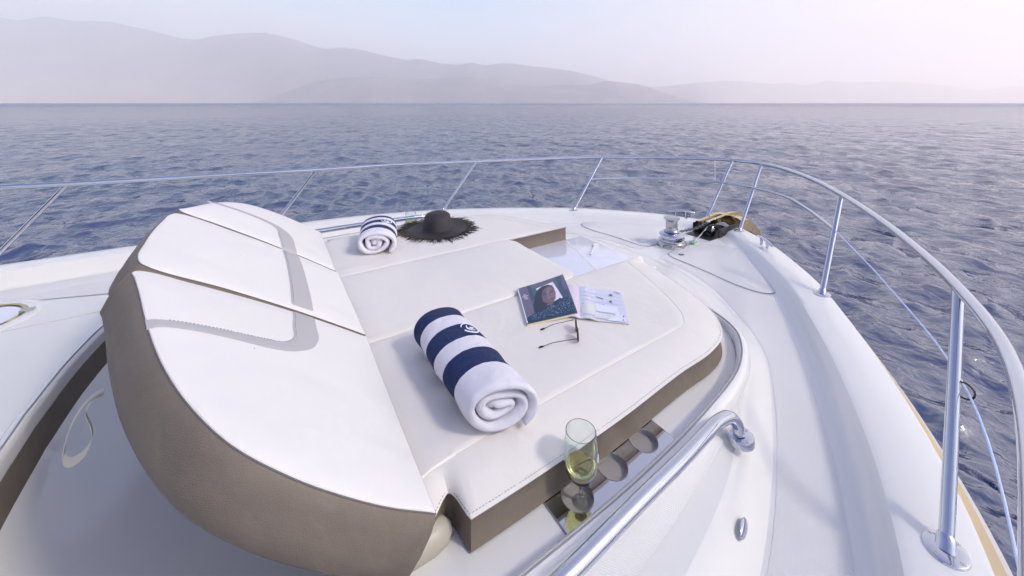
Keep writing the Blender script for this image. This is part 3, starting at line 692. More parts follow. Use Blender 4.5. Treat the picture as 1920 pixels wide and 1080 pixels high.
for i in range(len(sh_) - 1):
    for k in range(4): fs.append((i * 4 + k, i * 4 + (k + 1) % 4, i * 4 + 4 + (k + 1) % 4, i * 4 + 4 + k))
fs += [(0, 1, 2, 3)]; mb.add(vs, fs)
anc = empty('anchor', (3.9, 0, EYE - 1.2)); tag(anc, 'shiny steel anchor stowed in the bow roller at the tip', 'anchor')
def under(o, par): o.parent = par; o.matrix_parent_inverse = Matrix.Translation([-c for c in par.location]); return o
under(mb.build('shank', M['gold_tint'], None), anc)
mb = MB(); mb.add([wz(p) for p in ((4.16, .012, -1.38), (4.16, -.012, -1.38), (4.34, -.16, -1.55), (4.34, .16, -1.55), (4.05, 0, -1.72), (4.19, .01, -1.41), (4.19, -.01, -1.41), (4.37, -.16, -1.57), (4.37, .16, -1.57), (4.07, 0, -1.75))], [(0, 1, 2, 4), (0, 4, 3), (5, 9, 7, 6), (5, 8, 9), (0, 3, 8, 5), (1, 6, 7, 2), (2, 7, 9, 4), (3, 4, 9, 8), (0, 5, 6, 1)])
under(mb.build('fluke', M['steel'], None), anc)
mb = MB(); tube(mb, [(3.335, 0, -1.06), (3.40, 0, -1.052)], .012, 10); lathe(mb, [(0, -.02), (.008, -.02), (.008, .02), (0, .02)], (3.37, 0, -1.06), 12, axis=(0, 1, 0)); under(mb.build('shackle', M['chrome'], None), anc)
# lashing with its green tag
mb = MB(); tube(mb, catmull([(3.30, -.03, -1.085), (3.18, -.05, -1.115), (3.05, -.075, -1.14)], 5), .0045, 8); tube(mb, [(3.06, -.07, -1.135), (3.02, -.08, -1.15)], .009, 10)
lash = mb.build('safety_hook', M['chrome'], None); tag(lash, 'small safety hook holding the anchor chain beside the windlass', 'hook')
mb = MB(); box(mb, (3.0, -.085, -1.152), (.022, .016, .02), rz=.4); mb.build('tag', M['green'], lash)

# ------------------------------------------------------------------ seat cushions
def stitches(mb, C, step=.009, ln=.005, r=.0007, lift=.0006):
    acc = 0
    for i in range(len(C) - 1):
        a, b = C[i], C[i + 1]; L_ = (b - a).length
        if L_ < 1e-6: continue
        while acc < L_:
            p = a.lerp(b, acc / L_); q = a.lerp(b, min(1, (acc + ln) / L_)); tube(mb, [p + V(0, 0, lift), q + V(0, 0, lift)], r, 4, cap=False); acc += step
        acc -= L_
def ringshift(C, d):
    n = len(C); out = []
    for i in range(n):
        t = (C[(i + 1) % n] - C[i - 1]); t.z = 0
        if t.length < 1e-8: t = Vector((1, 0, 0))
        t.normalize(); out.append(Vector((C[i].x - t.y * d, C[i].y + t.x * d, C[i].z)))
    return out
ZT, ZE, ZB = -.95, -.985, -1.064
def side_cushion(sg, label):
    O = [(.27, 1.06, 0, 'c'), (.355, 1.065, 0, 'c'), (.392, 1.035, 0), (.405, 1.03, 0), (.425, 1.118, 0, 'c'), (.6, 1.12, 0), (.95, 1.112, 0), (1.3, 1.09, 0), (1.5, 1.085, 0), (1.62, 1.06, 0), (1.71, 1.01, 0), (1.79, .93, 0), (1.87, .78, 0), (1.94, .58, 0), (2.005, .352, 0, 'c'), (1.87, .350, 0), (1.2, .350, 0), (.6, .350, 0), (.27, .350, 0, 'c'), (.27, .7, 0)]
    I = [(.29, 1.0, 0, 'c'), (.345, .995, 0, 'c'), (.372, .988, 0), (.40, .984, 0), (.45, .98, 0, 'c'), (.6, .972, 0), (.95, .962, 0), (1.3, .957, 0), (1.45, .955, 0), (1.53, .95, 0), (1.60, .90, 0), (1.65, .83, 0), (1.71, .72, 0), (1.78, .57, 0), (1.865, .360, 0, 'c'), (1.82, .358, 0), (1.2, .358, 0), (.6, .358, 0), (.28, .358, 0, 'c'), (.28, .68, 0)]
    n = 8
    Oc = catmull(O, n, True); Ic = catmull(I, n, True)
    for C in (Oc, Ic):
        for q in C: q.y *= sg
    A = len(Oc); seam = [8 * 0 <= 0 for _ in range(A)]
    outer = [i < 14 * n for i in range(A)]        # on the open side: sloping border; elsewhere: upright joint
    def Z(C, zo, zi): return [Vector((q.x, q.y, zo if outer[i] else zi)) for i, q in enumerate(C)]
    d = sg * -1
    e1 = Z(ringshift(Oc, .004 * sg), ZE, ZT - .005); e0 = Z(Oc, ZE - .006, ZT - .014)
    m1 = lerp(e1, Z(Ic, ZT - .004, ZT - .001), .12)
    for i, q in enumerate(m1): q.z += .004 if outer[i] else 0
    m2 = lerp(e1, Z(Ic, ZT - .004, ZT - .001), .5)
    for i, q in enumerate(m2): q.z += .006 if outer[i] else 0
    m3 = lerp(e1, Z(Ic, ZT - .004, ZT - .001), .93)
    for i, q in enumerate(m3): q.z += .0025 if outer[i] else 0
    s0 = Z(Ic, ZT - .0035, ZT - .001)
    ce = Vector((1.0, sg * .66, ZT))
    def inn(t, z): return [Vector((ce.x + (q.x - ce.x) * t, ce.y + (q.y - ce.y) * t, z)) for q in Ic]
    t1 = inn(.985, ZT + .0005)
    root = empty('seat_cushion', (1.0, sg * .7, EYE + ZB)); tag(root, label, 'cushion', 'seat cushions of the bow lounge')
    mb = MB(); loft(mb, [e0, e1, m1, m2, m3, s0, t1, inn(.93, ZT + .002), inn(.6, ZT + .004), inn(.25, ZT + .005), inn(.005, ZT + .005)], closed=True)
    under(mb.build('cushion_top', M['vinyl'], None), root)
    b0 = Z(Oc, ZE - .0065, ZT - .0145); b1 = [Vector((q.x, q.y, z_)) for q, z_ in zip(ringshift(Oc, -.004 * sg), [ZE - .012 if o_ else ZT - .02 for o_ in outer])]
    b2 = [Vector((q.x, q.y, ZB + .014)) for q in ringshift(Oc, -.003 * sg)]; b3 = [Vector((q.x, q.y, ZB)) for q in ringshift(Oc, .004 * sg)]
    mb = MB(); loft(mb, [b0, b1, lerp(b1, b2, .5), b2, b3], closed=True); under(mb.build('cushion_side', M['taupe'], None), root)
    mb = MB(); stitches(mb, [Vector((q.x, q.y, q.z + .0045)) for q in lerp(e1, m2, .10)][:14 * n], lift=.0)
    stitches(mb, [Vector((q.x, q.y, ZE - .02)) for q in ringshift(Oc, -.0042 * sg)][:14 * n], lift=0)
    under(mb.build('stitching', M['thread'], None), root)
    mb = MB(); tube(mb, [Vector((q.x, q.y, ZT - .0028)) for q in Ic[4 * n:14 * n + 1]], .0013, 6); under(mb.build('seam', mat('seam', (.60, .55, .50), .6), None), root)
side_cushion(-1, 'starboard off-white seat cushion carrying the large rolled towel and magazines')
side_cushion(1, 'port off-white seat cushion under the straw hat and the smaller rolled towel')
# middle cushion
root = empty('seat_cushion', (1.0, 0, EYE + ZB)); tag(root, 'middle off-white seat cushion with nothing on it, behind the white hatch', 'cushion', 'seat cushions of the bow lounge')
O = [(.27, .343, 0, 'c'), (.6, .343, 0), (1.2, .343, 0), (1.44, .343, 0), (1.485, .30, 0), (1.488, .15, 0), (1.488, -.15, 0), (1.485, -.30, 0), (1.44, -.343, 0), (1.2, -.343, 0), (.6, -.343, 0), (.27, -.343, 0, 'c'), (.27, 0, 0)]
Oc = catmull(O, 8, True)
def sc(t, z, d=0): return [Vector((.9 + (q.x - .9) * t, q.y * t, z)) for q in (ringshift(Oc, d) if d else Oc)]
mb = MB(); loft(mb, [sc(1, ZT - .022), sc(.999, ZT - .009), sc(.994, ZT - .003), sc(.985, ZT), sc(.93, ZT + .0025), sc(.6, ZT + .005), sc(.005, ZT + .006)], closed=True)
under(mb.build('cushion_top', M['vinyl'], None), root)
mb = MB(); loft(mb, [sc(1, ZT - .0225), sc(1.0, ZB)], closed=True); under(mb.build('cushion_side', M['taupe'], None), root)

# ------------------------------------------------------------------ backrest panels, raised on the lounge's aft end
AL = R(33); SD = V(-math.cos(AL), 0, math.sin(AL)); ND = V(math.sin(AL), 0, math.cos(AL)); P0 = V(.41, 0, -.95)
def BP(s, w, n=0): return P0 + SD * s + V(0, w, 0) + ND * n
HO = [(.04, 1.145), (.23, 1.145), (.33, 1.13), (.43, 1.10), (.54, 1.04), (.62, .955), (.69, .84), (.755, .68), (.81, .51), (.845, .36)]
def crown(s, w): return .012 * math.sin(max(0, min(1, s / .87)) * math.pi) - .0 * w
def backrest(kind, label):
    g = .348
    if kind == 0: O = [(.05, .340, 'c'), (.3, .340), (.6, .337), (.84, .325), (.86, .29), (.872, .15), (.876, 0), (.872, -.15), (.86, -.29), (.84, -.325), (.6, -.337), (.3, -.340), (.06, -.340, 'c'), (.055, 0)]
    else:
        sg = kind; se = .10 if kind < 0 else .03; O = [(se, 1.145, 'c')] + [(a, b) for a, b in HO[1:-1]] + [(.838, .43), (.85, .40), (.835, .378), (.7, .370), (.5, .364), (.3, .360), (.06, .358, 'c'), (se * .5 + .03, .7)]
        O = [(p[0], p[1] * sg, *p[2:]) for p in O]
    C = catmull([(p[0], p[1], 0, *p[2:]) for p in O], 8, True)
    cs = sum(q.x for q in C) / len(C); cw = sum(q.y for q in C) / len(C)
    area = sum(C[i - 1].x * C[i].y - C[i].x * C[i - 1].y for i in range(len(C))); dd = .001 if area > 0 else -.001
    def ring(inset, nn, cr=1):
        Q = ringshift(C, inset * (1 if area > 0 else -1)); return [BP(q.x, q.y, nn + crown(q.x, q.y) * cr) for q in Q]
    def scl(t, nn): return [BP(cs + (q.x - cs) * t, cw + (q.y - cw) * t, nn + crown(cs + (q.x - cs) * t, 0)) for q in C]
    root = empty('back_cushion', tuple(P0 + V(-.2, cw, EYE))); tag(root, label, 'cushion', 'back cushions of the bow lounge')
    mb = MB(); loft(mb, [ring(.002, -.0045), ring(.0035, -.0015), ring(.008, .0), scl(.95, .002), scl(.8, .005), scl(.55, .008), scl(.3, .010), scl(.005, .010)], closed=True)
    under(mb.build('cushion_face', M['vinylback'], None), root)
    mb = MB(); loft(mb, [ring(.002, -.005), ring(-.003, -.011), ring(-.0085, -.04), ring(-.008, -.08), ring(-.002, -.118), ring(.012, -.132), scl(.8, -.14), scl(.4, -.142), scl(.005, -.142)], closed=True)
    under(mb.build('cushion_side', M['taupe'], None), root)
    mb = MB(); P = ring(.001, -.0048); tube(mb, P, .0016, 6, closed=True); under(mb.build('piping', M['thread'], None), root)
    # grey inlay band
    bo = 0 if kind <= 0 else .07
    outer = [(.752, .695), (.72, .682), (.58, .68), (.46, .68), (.40, .665), (.335, .615), (.302, .54), (.295, .44), (.287, .353)]
    inner = [(.765, .655), (.72, .648), (.58, .642), (.47, .634), (.425, .622), (.395, .585), (.388, .5), (.378, .42), (.374, .353)]
    if kind:
        fr = lambda a: [(s, (w + bo * min(1, (w - .353) / .25)) * kind, 0) for s, w in a]
        if kind > 0: outer = outer; 
        oc = catmull(fr(outer), 8); ic = catmull(fr(inner), 8)
    else:
        oc = catmull([(.287, -.342, 0), (.284, 0, 0), (.287, .342, 0)], 10); ic = catmull([(.374, -.342, 0), (.37, 0, 0), (.374, .342, 0)], 10)
    def crn(s, w):   # height of the face there: same rings as the face
        t = max(abs(s - cs) / max(1e-6, (.42)), 0); 
        return 0
    mb = MB()
    # sample the face height by ray casting against the built face
    face = root.children[0] if root.children else None
    bmv = [o for o in bpy.data.objects if o.parent == root and o.name.startswith('cushion_face')][0]
    from mathutils.bvhtree import BVHTree
    bv = BVHTree.FromPolygons([v.co.copy() for v in bmv.data.vertices], [p.vertices[:] for p in bmv.data.polygons])
    def drop(s, w, lift):
        o = BP(s, w, .1) + V(0, 0, EYE); h = bv.ray_cast(o, -ND)
        p = (h[0] if h[0] is not None else BP(s, w, 0) + V(0, 0, EYE)) - V(0, 0, EYE); return p + ND * lift
    rows = []
    for t in (0, .12, .4, .7, .88, 1): rows.append([drop(a.x * (1 - t) + b.x * t, a.y * (1 - t) + b.y * t, .0005 if t in (0, 1) else .0022) for a, b in zip(oc, ic)])
    loft(mb, rows); under(mb.build('inlay_band', M['inlay'], None), root)
    mb = MB(); mid_ = [q for q in lerp(rows[4], rows[5], .2)][(8 if kind else 0):]
    stitches(mb, [q + ND * .0010 for q in mid_], r=.00055, lift=0)
    under(mb.build('stitching', M['thread'], None), root)
    return root
b_st = backrest(-1, 'large raised back cushion on the starboard side, nearest, with brown leather edge')
b_mi = backrest(0, 'middle raised back cushion between its two curved neighbours')
b_po = backrest(1, 'raised back cushion on the port side, farthest, beside the small towel')
# strap loop hanging behind the starboard back cushion
mb = MB()
def UD(px, py, d): return Vector((0, -1.945, 0)) + FW * d + RT * ((px - 960) / 730 * d) + Vector((0, 0, -(py - 193) / 730 * d))
sp_ = catmull([UD(q[0] - 2, q[1], q[2] * .86) for q in ((196, 728, 1.56), (165, 752, 1.50), (140, 788, 1.44), (124, 832, 1.39), (122, 858, 1.36), (138, 866, 1.335), (160, 850, 1.345), (173, 826, 1.37), (173, 800, 1.41), (163, 774, 1.45), (172, 755, 1.49), (196, 738, 1.55))], 7)
vs = []; fs = []
wdir = V(0, .8, .35).normalized()
for i, p in enumerate(sp_):
    k_ = math.exp(-((i / len(sp_) - .46) / .16) ** 2); wdir = V(-.25, .9, -.38).lerp(V(0, .75, .5), .30 + .70 * k_).normalized()
    for a in (-.013, .013): vs.append(wz(p + wdir * a + V(.0012, 0, 0))); vs.append(wz(p + wdir * a - V(.0012, 0, 0)))
for i in range(len(sp_) - 1):
    k = 4 * i; fs += [(k, k + 2, k + 6, k + 4), (k + 1, k + 5, k + 7, k + 3), (k, k + 4, k + 5, k + 1), (k + 2, k + 3, k + 7, k + 6)]
mb.add(vs, fs); under(mb.build('strap', M['strap'], None), b_st)
# hinge bracket and arm under the near corner
mb = MB(); tube(mb, [(.10, -1.04, -1.055), (.22, -1.045, -1.05), (.35, -1.052, -1.047), (.385, -1.055, -1.047), (.40, -1.056, -1.047)], [.03, .036, .036, .028, .012], 20); mb.build('support_pad', mat('beige_pad', (.50, .46, .38), .4), yacht)
mb = MB(); box(mb, (.36, -.985, -1.085), (.10, .012, .014), rz=.25); lathe(mb, [(0, -.02), (.012, -.02), (.012, .02), (0, .02)], (.395, -1.0, -1.09), 16, axis=(0, 1, 0)); box(mb, (.31, -1.035, -1.19), (.05, .01, .05)); split(mb.build('hinge', M['chrome'], yacht))

# ------------------------------------------------------------------ rolled towels
def towel(loc, rz, Ln, r, squash, label, seed, skew, wide=1.0):
    rr = random.Random(seed); root = empty('rolled_towel', (loc[0], loc[1], loc[2] + EYE), rz); tag(root, label, 'towel', 'rolled striped pool towels')
    turns = 2.75; th = .0285 * r / .1; n = 230
    def spiral(t):                      # t 0 (outer end, under the right) .. 1 centre
        a = R(-48) + t * turns * 2 * math.pi; rad = r - t * turns * th * 1.03 
        wob = 1 + .24 * t * math.sin(2 * a + seed) + .10 * t * math.sin(3 * a + 1)
        rad *= wob; x = rad * math.cos(a) * wide; z = rad * math.sin(a) * squash
        return x, z
    c = [spiral(i / n) for i in range(n + 1)]
    # flap end tucked out along the cushion
    zmin = min(p[1] for p in c)
    flap = [(r * 1.02 * wide, zmin + .004), (r * .85 * wide, zmin + .003)]
    c = [Vector((p[0], max(p[1], zmin), 0)) for p in c]
    nr = []
    for i in range(len(c)):
        t = (c[min(i + 1, n)] - c[max(i - 1, 0)]).normalized(); nr.append(Vector((-t.y, t.x, 0)))   # towards the centre
    ny = 26; vs = []; along = []
    st = [(0, .12), (.003, .5), (.008, .8), (.015, .95), (.024, 1)] + [(y, 1) for y in np.linspace(.03, Ln - .03, ny)] + [(Ln - .016, 1), (Ln - .009, .85), (Ln - .004, .55), (Ln, .15)]
    prof = []
    for y, k in st:
        row = []
        for side in (-1, 1):
            seq = range(n + 1) if side < 0 else range(n, -1, -1)
            for i in seq:
                h = th / 2 * k * (.86 + .1 * math.sin(i * .23 + y * 9)) * min(1, .35 + i / 6) * min(1, .35 + (n - i) / 8)
                tt = i / n
                p = c[i] + nr[i] * (side * h + th / 2)
                yy = y + skew * p.x * 1 * (1 - y / Ln) + (.020 * tt * (1 if y < Ln / 2 else -.4)) * 1.0 + .004 * math.sin(i * .11 + seed) * (1 - min(1, y / .1))
                bulge = .0022 * math.sin(y * 23 + p.x * 20) + .0014 * math.sin(y * 61 + i * .13)
                row.append((p.x + bulge, yy, p.y)); along.append(y / Ln if not (i > n * .40) else 0.0)
        vs += row
    m_ = 2 * (n + 1); fs = []
    for j in range(len(st) - 1):
        for i in range(m_):
            i2 = (i + 1) % m_; fs.append((j * m_ + i, j * m_ + i2, (j + 1) * m_ + i2, (j + 1) * m_ + i))
    for i in range(n):
        fs.append((i, i + 1, m_ - 2 - i, m_ - 1 - i)); b = (len(st) - 1) * m_; fs.append((b + i, b + m_ - 1 - i, b + m_ - 2 - i, b + i + 1))
    zc = -zmin + th * 0
    vs = [(x, y - Ln / 2, z + zc) for x, y, z in vs]
    me = bpy.data.meshes.new('cloth'); me.from_pydata(vs, [], fs); me.materials.append(M['stripe'])
    at_ = me.attributes.new('along', 'FLOAT', 'POINT'); at_.data.foreach_set('value', along)
    bm = bmesh.new(); bm.from_mesh(me); bmesh.ops.recalc_face_normals(bm, faces=bm.faces); bm.to_mesh(me); bm.free()
    me.polygons.foreach_set('use_smooth', [True] * len(me.polygons)); me.update()
    o = bpy.data.objects.new('cloth', me); COL.objects.link(o); o.parent = root
    # embroidered emblem on the second navy band: an open ring with a small pennant
    def onsurf(u, v):     # u around (m), v along (m)
        a = R(62) - u / r; x_, z_ = spiral((math.degrees(a) + 48) / 360 / turns); return V(x_, v - Ln / 2 + skew * x_ * (1 - v / Ln), z_ + zc) + V(math.cos(a), 0, math.sin(a)) * .0035
    mbb = MB(); v0 = Ln * .615; R0 = .026 * r / .09
    def tb(pts, rad): 
        P = [onsurf(*q) for q in pts]; tube(mbb, [V(p.x, p.y, p.z - EYE) for p in P], rad, 6, flat=.7)
    arc = lambda a0, a1, rr_: [(rr_ * 1.05 * math.cos(R(a)), v0 + rr_ * math.sin(R(a))) for a in np.linspace(a0, a1, 22)]
    k = r / .09
    tb(arc(-150, 15, R0), .0022 * k); tb(arc(60, 165, R0), .0018 * k)
    tb([(-.012 * k, v0 - .004), (.0, v0 - .012 * k), (.014 * k, v0 - .010 * k)], .0016 * k); tb([(-.006 * k, v0 + .012 * k), (-.010 * k, v0 + .002), (-.004 * k, v0 - .008 * k)], .0020 * k)
    tb([(.002 * k, v0 + .004 * k), (.013 * k, v0 + .001), (.004 * k, v0 - .004 * k), (.002 * k, v0 + .004 * k)], .0020 * k)
    e = mbb.build('emblem', M['emblem'], root)
    return root
towel((.585, -.755, ZT + .0015), R(0), .50, .106, .90, 'large rolled navy and white striped towel on the starboard cushion, nearest', 2, -.30, 1.06)
towel((.665, .72, ZT + .0015), R(-17), .38, .118, .75, 'small-looking rolled navy and white striped towel on the port cushion beside the hat', 5, -.12, 1.18)

# ------------------------------------------------------------------ straw hat
hat = empty('straw_hat', (1.13, .80, EYE + ZT)); tag(hat, 'wide black straw hat with frayed brim lying on the port cushion', 'hat')
mb = MB(); hc_ = (0, 0, 0)
def wavy(p, a): return .006 * math.sin(2 * a + .5) * (p / .24) ** 2 + .004 * math.sin(5 * a) * (p / .24) ** 3
seg = 96; prof = [(.0, .134), (.03, .1345), (.06, .131), (.080, .122), (.091, .110), (.097, .085), (.101, .055), (.104, .030), (.107, .018), (.113, .011), (.125, .009), (.16, .011), (.20, .013), (.235, .012), (.238, .009), (.235, .008), (.16, .007), (.11, .004)]
vs = []; fs = []
for r_, z_ in prof:
    for k in range(seg):
        a = 2 * math.pi * k / seg; dent = -.006 * math.exp(-((a - 3.5) ** 2) / .3) if .05 < r_ < .11 else 0
        vs.append(((r_ + dent) * math.cos(a) * 1.02, r_ * math.sin(a), z_ + wavy(r_, a)))
for i in range(len(prof) - 1):
    for k in range(seg): fs.append((i * seg + k, i * seg + (k + 1) % seg, (i + 1) * seg + (k + 1) % seg, (i + 1) * seg + k))
m_cut = [f for f in fs]
cr_ = [f for f in fs if f[0] < 8 * seg]; bri = [f for f in fs if f[0] >= 8 * seg]
for nm, ff in (('crown', cr_), ('brim', bri)):
    q = MB(); q.add(vs, ff); bm = None
    used = sorted({i for f in ff for i in f}); mp_ = {o: i for i, o in enumerate(used)}
    q = MB(); q.add([vs[i] for i in used], [tuple(mp_[i] for i in f) for f in ff]); q.build(nm, M['straw'], hat)
q = MB(); rr = random.Random(3)
for k in range(520):
    a = rr.random() * 6.2832; r0 = .215; ln_ = .07 + .06 * rr.random() * rr.random() + .01 * math.sin(7 * a); a2 = a + rr.gauss(0, .16); bend = rr.gauss(0, .3)
    p0 = V(r0 * math.cos(a), r0 * math.sin(a), .012 + wavy(r0, a) + rr.gauss(0, .001)); pts = [p0]; d = V(math.cos(a2), math.sin(a2), rr.gauss(.02, .16)).normalized()
    for j in range(3):
        d = (d + V(-d.y, d.x, 0) * bend * .3 + V(0, 0, -.10)).normalized(); p0 = p0 + d * ln_ / 3; p0.z = max(p0.z, .004); pts.append(p0.copy())
    tube(q, [V(p.x, p.y, p.z - EYE) for p in pts], [.0021, .0019, .0015, .0009], 4, cap=False)
    if rr.random() < .6:
        e_ = pts[2]; d2 = V(math.cos(a2 + rr.choice((-.7, .7))), math.sin(a2 + rr.choice((-.7, .7))), 0); tube(q, [V(e_.x, e_.y, e_.z - EYE), V(e_.x + d2.x * .02, e_.y + d2.y * .02, max(.003, e_.z + rr.gauss(0, .006)) - EYE)], [.0011, .0006], 4, cap=False)
q.build('fringe', M['fringe'], hat)

# ------------------------------------------------------------------ wine glasses
def wineglass(x, y, z, label, level):
    g = empty('wine_glass', (x, y, EYE + z)); tag(g, label, 'glass', 'glasses of white wine'); zz = -EYE
    outer = [(0, .0), (.034, .0), (.0355, .0012), (.034, .0026), (.02, .0045), (.009, .008), (.0062, .013), (.0058, .018), (.0048, .03), (.0045, .045), (.0058, .055), (.012, .0605), (.024, .068), (.035, .079), (.0425, .095), (.0465, .115), (.0468, .135), (.0452, .16), (.043, .18), (.0410, .197)]
    inner = [(.0400, .1978), (.0390, .197), (.0410, .18), (.0432, .16), (.0448, .135), (.0445, .115), (.0405, .096), (.033, .081), (.022, .071), (.01, .0655), (.0, .0645)]
    mb = MB(); lathe(mb, outer + inner, (0, 0, zz), 56); mb.build('bowl', M['glass'], g)
    li = [(r_ - .0004, z_ + .0003) for r_, z_ in inner[::-1] if z_ < level]; r_top = np.interp(level, [p[1] for p in inner[::-1]], [p[0] for p in inner[::-1]]) - .0004
    mb = MB(); lathe(mb, [(0, .0649)] + li[1:] + [(r_top, level), (r_top - .001, level - .0006), (0, level - .0006)], (0, 0, zz), 48); mb.build('wine', M['wine'], g)
    return g
g1 = wineglass(.735, -1.163, -1.0865, 'tall glass of white wine standing in the starboard drink holder', .105)
# etched emblem on the bowl
mb = MB(); ca = R(-55)
def onb(u, v):
    a = ca + u / .0468; return V(.0471 * math.cos(a), .0471 * math.sin(a), .137 + v - EYE)
for rad in (.0105, .0082): tube(mb, [onb(rad * math.cos(t) * .8, rad * math.sin(t)) for t in np.linspace(0, 6.2832, 25)[:-1]], .0004, 4, closed=True)
tube(mb, [onb(-.003, .005), onb(-.003, -.005), onb(.003, -.003), onb(-.002, .001), onb(.004, .005)], .0006, 4)
mb.build('etched_emblem', M['etch'], g1)
wineglass(1.045, 1.155, -1.0865, 'glass of white wine on the far port ledge between towel and hat', .12)

# ------------------------------------------------------------------ magazines
def colmat(name, col, rough=.45): return mat(name, tuple(c * (.45 if max(col) < .6 else 1) for c in col), rough)
CM = {k: colmat('print_' + k, c_) for k, c_ in dict(teal=(.10, .17, .33), purple=(.30, .26, .44), slate=(.16, .26, .38), bright=(.78, .72, .80), hair=(.028, .05, .12), skin=(.36, .24, .33), skinlight=(.52, .36, .44), coat=(.012, .075, .20), dots=(.45, .62, .78), white=(.75, .77, .85), lips=(.36, .13, .20), shade=(.13, .10, .20), spine=(.62, .68, .82), page=(.64, .65, .78), pink=(.72, .62, .72), grey=(.50, .52, .62), green=(.10, .28, .24), cream=(.68, .67, .68), paler=(.74, .76, .88)).items()}
# closed magazine: local frame u across (0..W), v up the cover (0..H); corners found on the cushion
def magazine():
    root = empty('magazine', (1.15, -.47, EYE + ZT)); tag(root, 'blue magazine with a dark haired woman on its cover, lying on an open one', 'magazine')
    TL, TR_, BR, BL = V(1.095, -.32, -.944), V(1.365, -.352, -.931), V(1.185, -.662, -.937), V(.955, -.602, -.944)
    def P(u, v, lift=0):      # u 0..1 left->right, v 0..1 bottom->top
        a = BL.lerp(BR, u); b = TL.lerp(TR_, u); p = a.lerp(b, v)
        p = p + V(0, 0, .008 + .007 * max(0, u - .25) * math.sin(v * 3.1) + .012 * max(0, u - .5) * v + lift); return p
    def patch(mb, poly, lift, sub=10):
        """polygon in cover space, filled as a fan of strips over the curved cover"""
        n = len(poly); cu = sum(p[0] for p in poly) / n; cv = sum(p[1] for p in poly) / n; rows = []
        dense = []
        for i in range(n):
            a, b = poly[i], poly[(i + 1) % n]; m_ = max(1, int(math.hypot(a[0] - b[0], a[1] - b[1]) / .06))
            for j in range(m_): dense.append((a[0] + (b[0] - a[0]) * j / m_, a[1] + (b[1] - a[1]) * j / m_))
        for t in np.linspace(1, .01, 7): rows.append([P(cu + (p[0] - cu) * t, cv + (p[1] - cv) * t, lift) for p in dense])
        loft(mb, rows, closed=True)
    def grid(mb, z0, z1, mi):
        pass
    # page block
    mb = MB(); N_ = 12; top = []; bot = []
    e = [(u / N_, 0) for u in range(N_)] + [(1, v / N_) for v in range(N_)] + [(1 - u / N_, 1) for u in range(N_)] + [(0, 1 - v / N_) for v in range(N_)]
    loft(mb, [[P(u, v, -.0105) for u, v in e], [P(u, v, -.0005) for u, v in e]], closed=True); under(mb.build('pages', M['pages'], None), root)
    mb = MB(); vs = []; fs = []
    for i in range(N_ + 1):
        for j in range(N_ + 1): vs.append(wz(P(-.004 + 1.012 * i / N_, -.004 + 1.008 * j / N_, 0)))
    for i in range(N_):
        for j in range(N_): a = i * (N_ + 1) + j; fs.append((a, a + N_ + 1, a + N_ + 2, a + 1))
    mats = [CM['teal'], CM['purple'], CM['slate'], CM['bright'], CM['hair'], CM['skin'], CM['skinlight'], CM['coat'], CM['dots'], CM['white'], CM['lips'], CM['shade'], CM['spine']]
    mb.add(vs, fs, 2)
    ix = dict(teal=0, purple=1, slate=2, bright=3, hair=4, skin=5, skinlight=6, coat=7, dots=8, white=9, lips=10, shade=11, spine=12); lv = [0]
    def pt(c_, poly):
        lv[0] += 1; k = len(mb.f); patch(mb, poly, .0003 + .00016 * lv[0]); 
        for q in range(k, len(mb.m)): mb.m[q] = ix[c_]
    def el(cu, cv, a, b, n=14, rot=0): return [(cu + a * math.cos(t) * math.cos(rot) - b * math.sin(t) * math.sin(rot), cv + a * math.cos(t) * math.sin(rot) + b * math.sin(t) * math.cos(rot)) for t in np.linspace(0, 6.2832, n + 1)[:-1]]
    pt('purple', [(.02, .02), (.22, .02), (.20, .99), (.02, .99)]); pt('purple', [(.22, .90), (.75, .86), (.75, .985), (.22, .985)])
    pt('teal', [(.80, .35), (.97, .35), (.97, .98), (.84, .98)]); pt('purple', [(.90, .60), (.985, .55), (.985, .98), (.94, .98)])
    pt('teal', [(.20, .55), (.30, .55), (.27, .985), (.22, .985)])
    pt('bright', [(.36, .84), (.74, .88), (.83, .35), (.45, .35)])
    pt('hair', [(.22, .26), (.24, .45), (.31, .66), (.39, .79), (.50, .85), (.62, .84), (.70, .78), (.72, .66), (.60, .30), (.40, .22)])
    pt('skin', [(.42, .42), (.43, .60), (.48, .72), (.57, .79), (.66, .78), (.715, .70), (.72, .56), (.68, .42), (.60, .335), (.52, .34)])
    pt('skinlight', [(.53, .45), (.53, .66), (.60, .76), (.68, .72), (.70, .58), (.66, .44), (.60, .38)])
    pt('shade', el(.495, .60, .05, .018)); pt('shade', el(.645, .605, .045, .016)); pt('hair', [(.44, .635), (.53, .65), (.53, .665), (.44, .65)]); pt('hair', [(.61, .655), (.69, .645), (.69, .66), (.61, .67)])
    pt('skin', [(.575, .60), (.60, .60), (.615, .50), (.58, .49)]); pt('lips', el(.605, .435, .048, .016)); 
    pt('skin', [(.47, .33), (.62, .36), (.62, .22), (.45, .22)])
    pt('coat', [(.02, .02), (.98, .02), (.98, .30), (.88, .375), (.70, .37), (.62, .35), (.58, .26), (.50, .30), (.42, .25), (.22, .21), (.02, .13)])
    pt('hair', [(.24, .46), (.20, .24), (.26, .16), (.36, .26), (.42, .48), (.36, .66)]); pt('coat', [(.60, .32), (.78, .40), (.76, .33), (.66, .27)])
    rr = random.Random(8)
    lv[0] += 1
